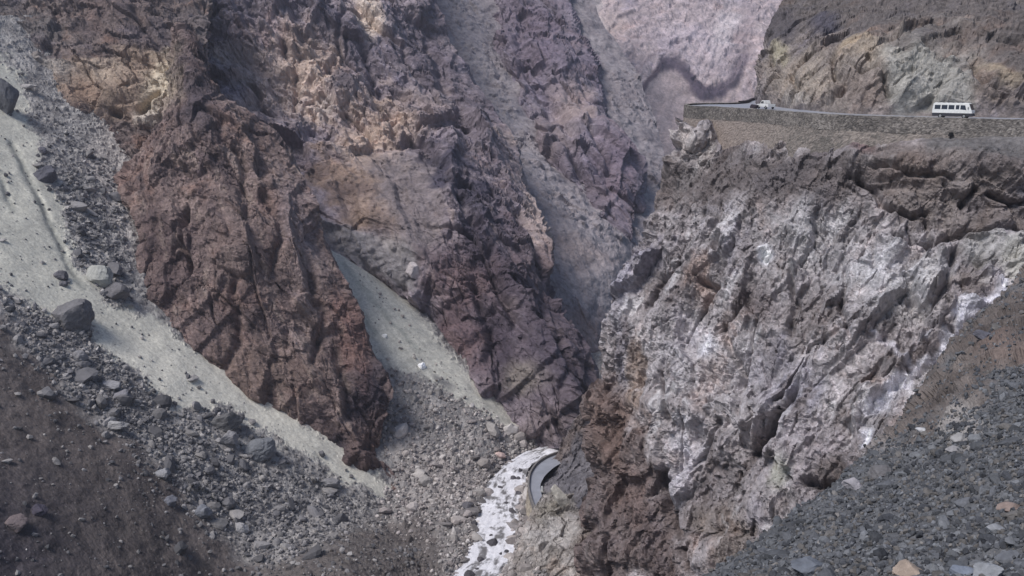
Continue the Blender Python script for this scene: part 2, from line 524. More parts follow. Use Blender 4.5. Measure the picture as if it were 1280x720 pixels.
    return strip_net(153, 800,
                     [(100, 852), (135, 850), (155, 848), (200, 843), (240, 832), (300, 814), (350, 790), (395, 774), (450, 763), (480, 757), (505, 737), (530, 746), (560, 741), (590, 749), (615, 742), (640, 731), (665, 741), (690, 730), (720, 737), (800, 730)],
                     [(0, 1420), (900, 1420)],
                     [0, .045, .1, .25, .5, .75, 1], [153, 182, 208, 250, 400, 550, 720, 800], T, disp, wrapL=(45, 75), step=1.3)


# ------------------------------------------------------------------ cliff above the upper road
def upper_cliff():
    lines = [([(1040, 70), (1050, 100), (1045, 135)], 4, 2.5), ([(1105, 90), (1112, 130)], 4, 2), ([(985, 85), (1000, 120)], 4, 2.5),
             ([(1060, 92), (1085, 88), (1110, 95)], 3, 2), ([(960, 60), (975, 100)], 4, 2.5), ([(1215, 75), (1240, 110), (1290, 125)], 6, 2.5)]

    def disp(P, N, px, py):
        steep = smooth(18, 60, py + 12 * fbm(P, 15, 3, 9) - (px - 1100) * .03)
        h1, i1 = rock(P, 7.0, 131, rot=(0, 35, 0), stretch=(.8, 1, 1.5), sets=[((-.75, .2, .6), 4.5, 1.8), ((.5, .2, .8), 2.6, .9)])
        hs = fbm(P, 11, 5, 141, .55, ridged=True) * 2.4 + joints(P, (-.6, .3, .7), 7, 143)[0] * 2.0 + fbm(P, 1.4, 4, 142, .6) * .6
        h = (h1 * .9 + carve(px, py, P, 8, lines, 171)) * (.35 + .65 * steep) + hs * (1 - steep)
        h = h * smooth(148, 120, py) + fbm(P, 30, 3, 151) * 4 * smooth(140, 90, py)
        g = tint
        col = palette(P, 14, 177, [g(78, 72, 72), g(98, 90, 88), g(116, 106, 102), g(132, 122, 114)], i1, .45, 1.5)
        patches = [8.0,
                   (('p', [(960, -200), (1500, -200), (1500, 95), (1290, 80), (1215, 62), (1130, 62), (1070, 45), (1000, 42), (955, 52)]), g(80, 75, 74), .65, 16, 44), (('e', 1020, 100, 70, 30, 0), g(146, 134, 122), .55, .8, 40), (('e', 1150, 85, 60, 30, 0), g(152, 148, 140), .5, .8, 40),
                   (('e', 1030, 35, 18, 12, 0), g(66, 64, 76), .8, .5, 10), (('e', 975, 40, 22, 18, -40), g(68, 64, 70), .7, .5, 12),
                   (('p', [(1100, 70), (1160, 62), (1205, 80), (1225, 112), (1215, 140), (1110, 140), (1100, 100)]), g(136, 134, 128), .75, 8, 18),
                   (('e', 1075, 70, 26, 12, 10), g(146, 130, 110), .6, .6, 14), (('e', 1068, 58, 14, 9, 10), g(156, 136, 108), .6, .6, 12),
                   (('e', 1255, 92, 34, 8, 22), g(138, 124, 102), .6, .6, 14), (('e', 1240, 115, 30, 12, 15), g(100, 88, 80), .6, .5, 10),
                   (('e', 1075, 112, 30, 22, 0), g(112, 100, 94), .8, .5, 10), (('e', 1000, 100, 30, 22, 0), g(138, 126, 114), .6, .6, 16),
                   (('e', 975, 70, 12, 12, 0), g(150, 142, 116), .7, .5, 8), (('e', 995, 125, 14, 10, 0), g(158, 150, 142), .6, .5, 10), (('e', 952, 105, 8, 20, 0), g(112, 104, 104), .6, .5, 8)]
        return h, paint(col, px, py, P, patches, 191)

    T = [[330, 315, 275, 250, 235, 225],
         [288, 262, 232, 216, 206, 200],
         [252, 219, 190, 180, 172, 168],
         [238, 201, 179.5, 170.5, 163.5, 159],
         [237, 200, 178.5, 169.5, 162.5, 158.5]]
    return strip_net(-200, 152, [(-200, 1060), (-40, 1004), (0, 990), (40, 966), (70, 956), (110, 949), (130, 946), (160, 944)], [(-300, 1420), (300, 1420)],
                     [0, .12, .3, .5, .75, 1], [-200, 0, 70, 130, 152], T, disp, wrapL=(35, 70))


# ------------------------------------------------------------------ left scree slope with the sand chute
SAND = [(-90, 10), (0, 68), (25, 100), (48, 175), (46, 208), (62, 224), (79, 259), (85, 292), (98, 330), (130, 375), (165, 385), (200, 400), (290, 460), (370, 520), (450, 580), (525, 634),
        (480, 621), (415, 592), (355, 556), (322, 533), (285, 508), (255, 508), (225, 515), (200, 490), (165, 462), (125, 434), (106, 406), (60, 396), (30, 376), (0, 362), (-90, 345)]
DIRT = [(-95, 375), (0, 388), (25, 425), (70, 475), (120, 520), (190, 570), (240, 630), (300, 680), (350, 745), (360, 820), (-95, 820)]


BANK_SHADE = [(330, 712), (420, 674), (490, 646), (530, 646), (552, 664), (556, 800), (330, 800)]  # foot of the left slope, its dark brown shading painted into the colour


def left_slope():
    def disp(P, N, px, py):
        j = fbm(P, 9, 4, 205); j2 = fbm(P, 9, 4, 206)
        jf = fbm(P, 1.6, 3, 233, .6) * 9
        sand = region(px + j * 22 + jf, py + j2 * 22 - jf, SAND, 5)
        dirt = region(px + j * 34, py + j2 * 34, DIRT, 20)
        rub = (1 - sand) * (1 - dirt)
        h = fbm(P, 28, 3, 201) * 2.2
        h += sand * fbm(P, 6, 3, 202) * .35
        F1, F2, R, V = voronoi(P / 2.4, 203)
        F1b, _, Rb, _ = voronoi(P / 1.0, 204)
        h += rub * (smooth(.7, .1, F1) * R[:, 0] ** 4 * 1.6 + smooth(.75, .1, F1b) * Rb[:, 0] ** 3 * .8 + fbm(P, 6, 5, 207, .55) * 1.3)
        h += dirt * (fbm(P, 9, 6, 208, .56) * 2.0)
        for poly, w, d in [([(12, 178), (21, 192), (35, 220), (52, 257), (69, 292), (88, 335), (110, 370)], 4, .9), ([(-20, 180), (2, 225), (16, 262)], 4, .7)]:
            dd, _, a = seg_dist(px + j * 6, py, poly); h -= d * np.exp(-(dd / w) ** 2) * smooth(1, .8, a)
        # eroded bank at the foot, above the stream
        h += smooth(500, 520, px) * fbm(P, 4, 4, 209) * 2.5
        g = tint
        cs = g(166, 163, 150) * (1 + .10 * fbm(P, 10, 4, 211) + .08 * fbm(P, 1.5, 2, 216))[:, None]
        al = P[:, 0] * PL_D[0] + P[:, 1] * PL_D[1]; ac = P[:, 0] * PL_D[1] - P[:, 1] * PL_D[0]
        st = fbm(np.stack((ac, al * .10, ac * 0), 1), 3.2, 4, 231, .6)
        h += sand * st * .22
        low = smooth(330, 470, py)[:, None]
        cs = cs * (1 - low) + low * (g(176, 172, 159) * (1 + .08 * fbm(P, 1.5, 3, 217))[:, None])
        t = np.clip(.5 + .8 * fbm(P, 7, 5, 212, .6) + (Rb[:, 1] - .5) * .45, 0, 1)[:, None]
        cr = g(92, 88, 88) * (1 - t) + g(148, 144, 140) * t
        t = np.clip(.5 + .9 * fbm(P, 12, 5, 213, .6), 0, 1)[:, None]
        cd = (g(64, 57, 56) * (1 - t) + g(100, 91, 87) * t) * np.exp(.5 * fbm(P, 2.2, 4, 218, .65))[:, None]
        cs = cs * np.exp(.13 * st + .35 * fbm(P, .9, 3, 232, .65))[:, None]
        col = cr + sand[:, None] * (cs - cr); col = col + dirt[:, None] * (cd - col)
        patches = [6.0,
                   (('l', 4, [(12, 178), (21, 192), (35, 220), (52, 257), (69, 292), (88, 335), (104, 360)]), g(116, 117, 110), .75, .7, 5),
                   (('l', 4, [(-20, 180), (2, 225), (16, 262)]), g(118, 119, 112), .6, .7, 5),
                   (('p', [(100, 200), (135, 150), (170, 135), (192, 150), (185, 180), (160, 215), (150, 240), (170, 290), (160, 320), (135, 270)]), g(150, 142, 136), .7, 8, 14),
                   (('p', BANK_SHADE), g(72, 64, 61), .8, 16, 26),  # shading of the bank, painted in dark brown
                   (('e', 20, 680, 90, 90, 0), g(48, 45, 54), .7, .8, 40), (('e', 120, 640, 120, 70, 35), g(64, 58, 57), .5, .8, 40), (('e', 150, 500, 60, 24, 35), g(92, 86, 84), .4, .7, 30), (('e', 60, 420, 60, 20, 45), g(110, 100, 96), .3, .7, 30)]
        return h, paint(col, px, py, P, patches, 221)

    py = np.arange(20, 800, STEP); px = np.arange(-95, 566, STEP)
    # right-hand foot of the slope: a bank that turns down to the stream
    foot = curve([(0, 420), (560, 520), (622, 505), (640, 522), (662, 548), (700, 550), (740, 545), (900, 540)], py)
    X = np.minimum(px[None], foot[:, None] + (px[None] - foot[:, None]) * .12)
    X = np.where(py[:, None] < 600, np.broadcast_to(px[None], X.shape), X)
    Y = left_plane_Y(X, py[:, None])
    over = np.clip(px[None] - foot[:, None], 0, 80) * (py[:, None] >= 600)
    Y = Y + over * .5
    Y = Y - 14 * smooth(520, 760, py[:, None] + .25 * (300 - X)) * smooth(420, 60, X) - 24 * smooth(260, 450, X) * smooth(632, 712, py[:, None])
    return make_net(py, X, Y, disp)


# ------------------------------------------------------------------ left spur, crag above it
def left_spur():
    lines = [([(232, 262), (228, 300), (236, 345)], 5, 5), ([(330, 230), (350, 300), (345, 360)], 5, 3), ([(290, 330), (300, 420), (280, 470)], 5, 3),
             ([(380, 330), (400, 400), (395, 470)], 5, 3.5), ([(420, 420), (436, 480), (430, 540)], 6, 3.5), ([(260, 140), (300, 200), (310, 270)], 5, 3), ([(215, 200), (240, 220), (262, 215)], 4, 2.5)]

    def disp(P, N, px, py):
        h1, i1 = rock(P, 12.0, 301, rot=(0, -24, 0), stretch=(.75, 1, 1.9), mid=.6, sets=[((.93, .15, .3), 15, 6.0), ((.6, .2, -.75), 8, 1.8), ((.9, .1, .5), 4.2, 1.1)])
        h2, i2 = rock(P, 3.6, 331, rot=(0, -60, 0), stretch=(.8, 1, 1.6), octv=2, sets=[((.4, .2, .9), 2.2, .6)])
        h = h1 * .75 + h2 * .55 + carve(px, py, P, 12, lines, 371) + fbm(P, 36, 3, 305) * 5.5
        h *= .35 + .65 * smooth(-4, 22, seg_dist(px, py, [(165, 300), (165, 370), (172, 412), (255, 470), (335, 530), (425, 590), (512, 636)])[0])
        g = tint
        col = palette(P, 20, 377, [g(60, 51, 54), g(84, 70, 70), g(104, 87, 83), g(122, 104, 98), g(142, 126, 119)], i1, .5, 1.8, .45)
        col = veins(col, P, 9, (0, -24, 0), 395, g(150, 131, 119), g(50, 44, 50))
        patches = [10.0,
                   (('e', 455, 490, 26, 44, 10), g(46, 43, 54), .85, .6, 30), (('e', 250, 130, 24, 60, -20), g(60, 54, 62), .75, .7, 30), (('e', 190, 420, 34, 30, 20), g(64, 54, 58), .6, .6, 20),
                   (('e', 435, 420, 14, 60, -15), g(104, 76, 70), .7, .7, 26), (('e', 370, 280, 20, 60, -20), g(122, 108, 110), .6, .7, 30), (('e', 300, 300, 40, 60, -10), g(116, 98, 92), .5, .8, 50), (('e', 320, 470, 60, 50, 0), g(98, 80, 70), .5, .7, 40),
                   (('e', 430, 570, 50, 24, 20), g(76, 60, 58), .6, .6, 30), (('e', 200, 330, 30, 60, 0), g(84, 68, 66), .5, .6, 30), (('e', 210, 100, 16, 40, 10), g(150, 136, 112), .5, .6, 14),
                   (('e', 420, 555, 14, 12, 0), g(54, 50, 58), .7, .5, 10)]
        return h, paint(col, px, py, P, patches, 391)

    T = [[398, 396, 398, 402, 410],
         [372, 358, 352, 358, 372],
         [352, 340, 336, 342, 355],
         [322, 314, 312, 322, 339],
         [299, 297, 300, 309, 324],
         [297, 294, 296, 302, 314],
         [290, 288, 289, 292, 300],
         [284, 283, 283, 284, 287]]
    return strip_net(40, 668,
                     [(40, 228), (120, 214), (160, 192), (200, 172), (230, 152), (265, 166), (300, 177), (370, 160), (410, 158), (440, 185), (480, 245), (510, 285), (540, 332), (570, 378), (600, 424), (630, 488), (670, 520)],
                     [(40, 236), (60, 246), (120, 268), (150, 312), (190, 352), (250, 386), (300, 402), (370, 432), (430, 456), (490, 482), (520, 476), (560, 474), (600, 500), (630, 524), (670, 540)],
                     [0, .25, .5, .75, 1], [40, 120, 200, 300, 400, 470, 580, 668], T, disp, wrapL=(40, 60), wrapR=(50, 70), ref=320)


def left_crag():
    lines = [([(180, 139), (184, 134)], 4.5, 11), ([(186, 130), (200, 118)], 3, 4), ([(142, 140), (150, 143)], 4, 5), ([(80, 150), (120, 165)], 4, 3), ([(60, 60), (110, 90)], 4, 2.5), ([(170, 20), (200, 60)], 4, 3)]

    def disp(P, N, px, py):
        h1, i1 = rock(P, 10.0, 401, rot=(0, -40, 0), stretch=(.9, 1, 1.5), sets=[((-.4, .3, .85), 7, 2.6), ((.8, .2, .5), 5, 1.8)])
        h = h1 * .95 + carve(px, py, P, 12, [], 471) + fbm(P, 34, 3, 405) * 5
        for poly, w, dep in lines:
            d, _, a = seg_dist(px, py, poly); h -= dep * np.exp(-(d / w) ** 2)
        g = tint
        col = palette(P, 20, 477, [g(68, 60, 62), g(90, 78, 76), g(108, 94, 88), g(124, 108, 100)], i1, .5, 1.5)
        patches = [8.0,
                   (('p', [(60, 75), (130, 75), (200, 55), (232, 70), (232, 120), (200, 160), (150, 150), (100, 130), (60, 110)]), g(140, 118, 98), .65, 14, 30),
                   (('e', 205, 105, 22, 40, 20), g(184, 170, 146), .75, .6, 22), (('e', 190, 150, 20, 12, 0), g(172, 162, 150), .7, .6, 10), (('e', 130, 90, 26, 16, 0), g(158, 142, 124), .5, .7, 20),
                   (('e', 60, 82, 30, 12, 10), g(146, 138, 130), .7, .6, 14), (('e', 105, 178, 28, 24, 30), g(64, 54, 60), .8, .5, 10), (('e', 100, 112, 16, 20, -30), g(122, 96, 78), .6, .6, 14),
                   (('e', 20, 40, 60, 30, 0), g(84, 82, 82), .6, .7, 30), (('e', 150, 20, 60, 26, 0), g(92, 78, 76), .5, .7, 30), (('e', 190, 50, 26, 14, 0), g(66, 60, 70), .6, .6, 20), (('e', 280, 30, 60, 40, 0), g(84, 78, 80), .6, .7, 30)]
        return h, paint(col, px, py, P, patches, 491)

    T = [[480, 500, 520, 520],
         [410, 424, 440, 450],
         [375, 380, 392, 398],
         [352, 366, 378, 384],
         [330, 352, 366, 372]]
    return strip_net(-200, 220, [(-200, -95), (300, -95)], [(-200, 170), (-60, 232), (0, 262), (60, 256), (120, 258), (220, 256)],
                     [0, .35, .75, 1], [-200, 0, 100, 170, 220], T, disp, wrapR=(40, 90))


# ------------------------------------------------------------------ middle mountain
MID_R = [(-200, 470), (-60, 510), (0, 546), (50, 557), (90, 583), (140, 612), (185, 638), (227, 658), (260, 672), (320, 688), (345, 684), (390, 702), (430, 724), (470, 740), (500, 742), (530, 740), (560, 735)]


def middle_mountain():
    lines = [([(450, 60), (462, 95), (475, 130)], 4, 5), ([(600, 300), (640, 380), (660, 440)], 6, 6), ([(590, 340), (610, 410), (612, 470)], 7, 6), ([(640, 250), (670, 320), (700, 400)], 6, 6),
             ([(530, 40), (560, 120), (600, 200)], 7, 6), ([(300, 90), (320, 130), (345, 150)], 4, 5), ([(430, 20), (425, 70), (400, 110)], 4, 4), ([(350, 60), (372, 95), (365, 140)], 4, 5),
             ([(540, 200), (560, 240), (600, 300)], 8, 6), ([(690, 420), (700, 460), (690, 500)], 5, 4), ([(480, 140), (500, 180), (540, 190)], 5, 4)]

    def disp(P, N, px, py):
        j = fbm(P, 25, 4, 505)
        soil = region(px + j * 20, py + j * 20, [(380, 185), (470, 195), (540, 195), (560, 270), (545, 330), (520, 350), (470, 300), (420, 290), (395, 260)], 14)
        rub = region(px + j * 10, py, [(400, 285), (430, 280), (500, 305), (530, 325), (525, 365), (490, 355), (440, 325), (405, 312)], 8)
        h1, i1 = rock(P, 22.0, 501, rot=(0, -30, 0), stretch=(.75, 1, 1.9), sets=[((.86, .2, .5), 22, 9.0), ((.5, .3, -.8), 13, 4.5), ((.86, .1, .5), 7.5, 2.8)])
        h2, i2 = rock(P, 6.0, 531, rot=(0, -45, 0), stretch=(.8, 1, 1.6), octv=2, sets=[((.8, .2, .6), 3.6, 1.1)])
        F1b, _, Rb, _ = voronoi(P / 2.6, 504)
        hs = fbm(P, 16, 6, 506, .58) * 4.0 + smooth(.75, .1, F1b) * Rb[:, 0] ** 2 * (.9 + 2.0 * rub)
        k = np.maximum(soil * .6, rub * .85)
        h = (h1 * .95 + h2 * .9 + carve(px, py, P, 20, lines, 571)) * (1 - k) + hs * k + fbm(P, 60, 3, 508) * 9 * (1 - .6 * k)
        edge_ = curve(MID_R, py) - px
        h = h * (.55 + .45 * smooth(-2, 40, edge_))
        g = tint
        col = palette(P, 34, 577, [g(72, 65, 78), g(95, 86, 95), g(115, 104, 111), g(134, 122, 125), g(156, 143, 140)], i1, .5, 1.9, .55)
        col = veins(col, P, 16, (0, -30, 0), 595, g(162, 143, 133), g(60, 53, 64))
        patches = [16.0,
                   (('p', [(380, 190), (455, 195), (480, 240), (480, 295), (440, 285), (400, 262)]), g(126, 102, 80), .65, 14, 50),
                   (('p', [(455, 195), (540, 200), (555, 270), (540, 335), (500, 320), (475, 260)]), g(108, 98, 98), .8, 10, 20),
                   (('p', [(395, 282), (430, 282), (500, 305), (528, 325), (522, 362), (490, 355), (440, 328), (405, 312)]), g(122, 118, 118), .75, 8, 14),
                   (('e', 430, 245, 26, 14, 0), g(76, 62, 62), .7, .7, 34), (('e', 400, 215, 14, 10, 0), g(82, 68, 66), .6, .7, 24), (('e', 470, 285, 18, 12, 30), g(84, 74, 74), .6, .7, 24), (('e', 505, 240, 16, 20, 30), g(92, 83, 84), .5, .7, 24),
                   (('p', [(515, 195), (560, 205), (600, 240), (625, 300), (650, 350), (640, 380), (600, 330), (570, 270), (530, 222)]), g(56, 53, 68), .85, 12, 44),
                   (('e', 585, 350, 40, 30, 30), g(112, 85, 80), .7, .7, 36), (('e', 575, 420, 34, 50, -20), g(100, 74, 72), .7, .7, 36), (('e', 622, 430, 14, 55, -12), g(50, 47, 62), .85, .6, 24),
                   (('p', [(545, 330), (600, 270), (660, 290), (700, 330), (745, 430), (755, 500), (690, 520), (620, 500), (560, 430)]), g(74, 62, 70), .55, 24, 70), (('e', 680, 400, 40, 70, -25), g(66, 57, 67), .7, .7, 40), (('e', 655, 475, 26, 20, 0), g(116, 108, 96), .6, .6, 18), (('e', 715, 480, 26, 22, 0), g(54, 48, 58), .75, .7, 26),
                   (('e', 670, 265, 16, 46, -25), g(152, 133, 125), .75, .7, 24), (('e', 690, 320, 12, 20, 0), g(124, 100, 92), .5, .6, 14), (('p', [(650, 520), (700, 500), (750, 490), (760, 560), (640, 560)]), g(88, 76, 74), .6, 14, 20),
                   (('e', 460, 25, 16, 28, -10), g(186, 168, 152), .9, .5, 12), (('e', 385, 100, 40, 50, -30), g(172, 150, 134), .8, .7, 44), (('e', 470, 165, 46, 32, 0), g(166, 142, 124), .8, .7, 40), (('e', 330, 110, 40, 40, -30), g(146, 130, 124), .6, .7, 40), (('e', 530, 150, 30, 40, 0), g(132, 116, 112), .5, .7, 30),
                   (('e', 405, 135, 14, 10, 0), g(158, 146, 140), .7, .6, 12), (('e', 300, 90, 16, 24, -20), g(120, 108, 106), .6, .6, 16), (('e', 430, 112, 12, 18, 0), g(70, 66, 78), .8, .5, 10),
                   (('l', 12, [(390, 10), (420, 40), (440, 70)]), g(72, 68, 80), .7, .6, 16), (('e', 340, 15, 60, 20, 0), g(84, 78, 88), .6, .6, 30), (('e', 580, 150, 30, 60, -30), g(96, 86, 92), .5, .6, 30), (('e', 545, 60, 24, 60, -10), g(82, 74, 84), .6, .6, 26)]
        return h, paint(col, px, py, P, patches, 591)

    L = [(-200, 150), (0, 200), (150, 225), (300, 330), (400, 420), (480, 500), (560, 600)]
    R = MID_R
    T = [[660, 660, 660, 680, 720],
         [520, 525, 535, 555, 590],
         [455, 470, 490, 515, 540],
         [420, 425, 435, 455, 480],
         [398, 395, 392, 398, 420],
         [392, 380, 372, 370, 388],
         [374, 360, 353, 352, 362],
         [350, 344, 340, 340, 346]]
    return strip_net(-200, 562, L, R, [0, .3, .55, .8, 1], [-200, 0, 100, 200, 290, 370, 470, 562], T, disp, wrapR=(60, 120), ref=430)


# ------------------------------------------------------------------ gully of pale scree behind it
def back_gully():
    def disp(P, N, px, py):
        F1b, _, Rb, _ = voronoi(P / 5.0, 604)
        rub = region(px, py, [(540, -200), (600, -60), (615, 40), (650, 150), (700, 225), (780, 300), (770, 320), (690, 262), (650, 205), (600, 110), (560, 30)], 8)
        h1, i1 = rock(P, 14, 606, rot=(0, -30, 0), stretch=(.8, 1, 1.7), sets=[((.86, .2, .5), 14, 5)])
        craggy = smooth(-.05, .3, fbm(P, 55, 4, 608, .6) + .25 * rub)
        h = fbm(P, 40, 4, 601) * 8 + fbm(P, 9, 5, 602, .55) * 2.2 + h1 * .55 * craggy + smooth(.8, .1, F1b) * Rb[:, 0] ** 2 * (.6 + 2.2 * rub)
        g = tint
        t = np.clip(.5 + .9 * fbm(P, 30, 5, 613, .6) + (Rb[:, 1] - .5) * .5, 0, 1)[:, None]
        col = g(104, 96, 101) * (1 - t) + g(134, 126, 129) * t
        patches = [16.0, (('p', [(540, -200), (600, -60), (615, 40), (650, 150), (700, 225), (780, 300), (770, 320), (690, 262), (650, 205), (600, 110), (560, 30)]), g(134, 126, 129), .55, 8, 22),
                   (('e', 720, 350, 30, 20, 30), g(120, 112, 116), .5, .6, 20), (('p', [(700, 380), (745, 400), (770, 460), (740, 460)]), g(116, 92, 86), .5, 10, 20), (('p', [(690, 290), (780, 320), (770, 340), (700, 320)]), g(124, 108, 104), .5, 10, 20)]
        return h, paint(col, px, py, P, patches, 621)

    T = [[900, 960, 1000], [740, 790, 820], [640, 690, 730], [540, 590, 640], [450, 480, 530], [415, 440, 470]]
    return strip_net(-200, 480, [(-200, 440), (0, 520), (100, 560), (200, 620), (300, 670), (400, 690), (480, 700)], [(-200, 700), (0, 740), (100, 800), (200, 830), (480, 840)],
                     [0, .5, 1], [-200, 0, 100, 200, 350, 480], T, disp, ref=240)


def far_spur():
    lines = [([(660, 60), (690, 130), (720, 190)], 7, 8), ([(640, 20), (660, 90), (700, 180), (740, 250)], 6, 7), ([(720, 110), (740, 170), (770, 230)], 5, 7)]

    def disp(P, N, px, py):
        h1, i1 = rock(P, 26.0, 701, rot=(0, -30, 0), stretch=(.75, 1, 2.0), sets=[((.86, .2, .5), 26, 10), ((.5, .3, -.8), 15, 5), ((.86, .1, .5), 8, 3)])
        h = h1 * .95 + carve(px, py, P, 30, lines, 771) + fbm(P, 80, 3, 705) * 11
        g = tint
        col = palette(P, 46, 777, [g(80, 72, 86), g(100, 90, 103), g(119, 109, 117), g(140, 129, 132)], i1, .5, 1.7, .4)
        patches = [20.0, (('e', 715, 130, 22, 30, -30), g(142, 124, 120), .7, .6, 22), (('e', 665, 50, 36, 50, -10), g(96, 82, 94), .6, .6, 30), (('e', 765, 230, 18, 60, -15), g(104, 88, 98), .6, .6, 20), (('e', 690, 180, 26, 30, -30), g(122, 108, 108), .6, .6, 26),
                   (('e', 740, 240, 14, 30, -20), g(88, 76, 84), .6, .6, 20)]
        return h, paint(col, px, py, P, patches, 791)

    T = [[960, 940, 950, 980], [790, 765, 770, 800], [690, 660, 660, 690], [600, 570, 572, 600], [530, 520, 522, 545]]
    return strip_net(-200, 322, [(-200, 560), (0, 612), (60, 616), (110, 630), (160, 650), (190, 664), (230, 690), (290, 738), (322, 770)], [(-200, 650), (0, 702), (50, 724), (100, 745), (140, 765), (200, 786), (260, 798), (300, 786), (322, 780)],
                     [0, .35, .65, 1], [-200, 0, 100, 200, 322], T, disp, wrapL=(30, 60), wrapR=(45, 110), ref=150)


ARC = [(786, 165), (788, 145), (797, 120), (812, 96), (830, 80), (846, 77), (858, 86), (868, 102), (882, 112), (902, 110), (918, 98), (928, 74)]


def far_wall():
    def disp(P, N, px, py):
        wx = fbm(P, 60, 3, 803) * 5
        h = fbm(P, 160, 3, 801) * 16 + fbm(P @ rotm(0, 38, 0) / np.array((.35, 1, 2.6), f4), 26, 4, 802, .5) * 4 + fbm(P, 8, 4, 804, .55) * 1.6
        d, side, a = seg_dist(px + wx, py + wx, ARC)
        body = inside(px, py, ARC + [(960, 160), (960, 320), (800, 320)])
        # the hollow under the dark arched band: its face stands back from the slope above
        h -= 7 * smooth(0, 9, d) * body * smooth(150, 60, d)
        h1, i1 = rock(P, 34, 805, rot=(0, 35, 0), stretch=(.6, 1, 1.8), octv=3, sets=[((-.8, .2, .55), 30, 12), ((-.8, .2, .5), 11, 5)])
        h = h * (1 - .5 * body) + h1 * .26 * (1 - .75 * body)
        g = tint
        col = palette(P, 90, 877, [g(122, 108, 112), g(138, 124, 127), g(152, 137, 138), g(164, 149, 148)], i1, .2, 1.5, .5)
        patches = [40.0, (('p', ARC + [(930, 120), (900, 260), (830, 260), (800, 220)]), g(148, 131, 129), .85, 4, 6),
                   (('l', 3.5, ARC[:5]), g(70, 57, 68), .95, .45, 4), (('l', 7, ARC[4:]), g(68, 58, 72), .95, .5, 8), (('e', 925, 60, 14, 40, 15), g(122, 108, 113), .6, .6, 14), (('l', 2.2, [(x - 9, y - 13) for x, y in ARC[:7]]), g(116, 102, 108), .6, .7, 8), (('l', 2.5, [(x - 20, y - 30) for x, y in ARC[:8]]), g(116, 102, 108), .5, .7, 10), (('l', 3, [(x + 14, y + 12) for x, y in ARC[8:]]), g(120, 106, 110), .5, .7, 8), (('l', 2.5, [(880, 92), (900, 88), (908, 60), (915, 20)]), g(124, 110, 114), .5, .7, 8),
                   (('l', 6, [(744, 0), (752, 60), (766, 120), (790, 200)]), g(158, 152, 152), .6, .6, 10), (('p', [(700, -200), (742, -60), (748, 80), (735, 120), (690, 0)]), g(130, 122, 122), .6, 10, 14),
                   (('e', 905, 40, 14, 30, 20), g(174, 164, 166), .6, .6, 12), (('e', 860, 55, 40, 20, 20), g(166, 152, 158), .5, .6, 20), (('e', 760, 25, 18, 30, 0), g(160, 142, 136), .5, .6, 20)]
        return h, paint(col, px, py, P, patches, 891)

    T = [[1750, 1800, 1850, 1900], [1250, 1290, 1330, 1360], [1020, 1060, 1100, 1120], [860, 900, 950, 980], [760, 800, 850, 880]]
    return strip_net(-200, 320, [(-200, 560), (0, 640), (100, 690), (320, 740)], [(-200, 1160), (0, 1080), (320, 1020)], [0, .4, .75, 1], [-200, 0, 100, 220, 320], T, disp, ref=400)


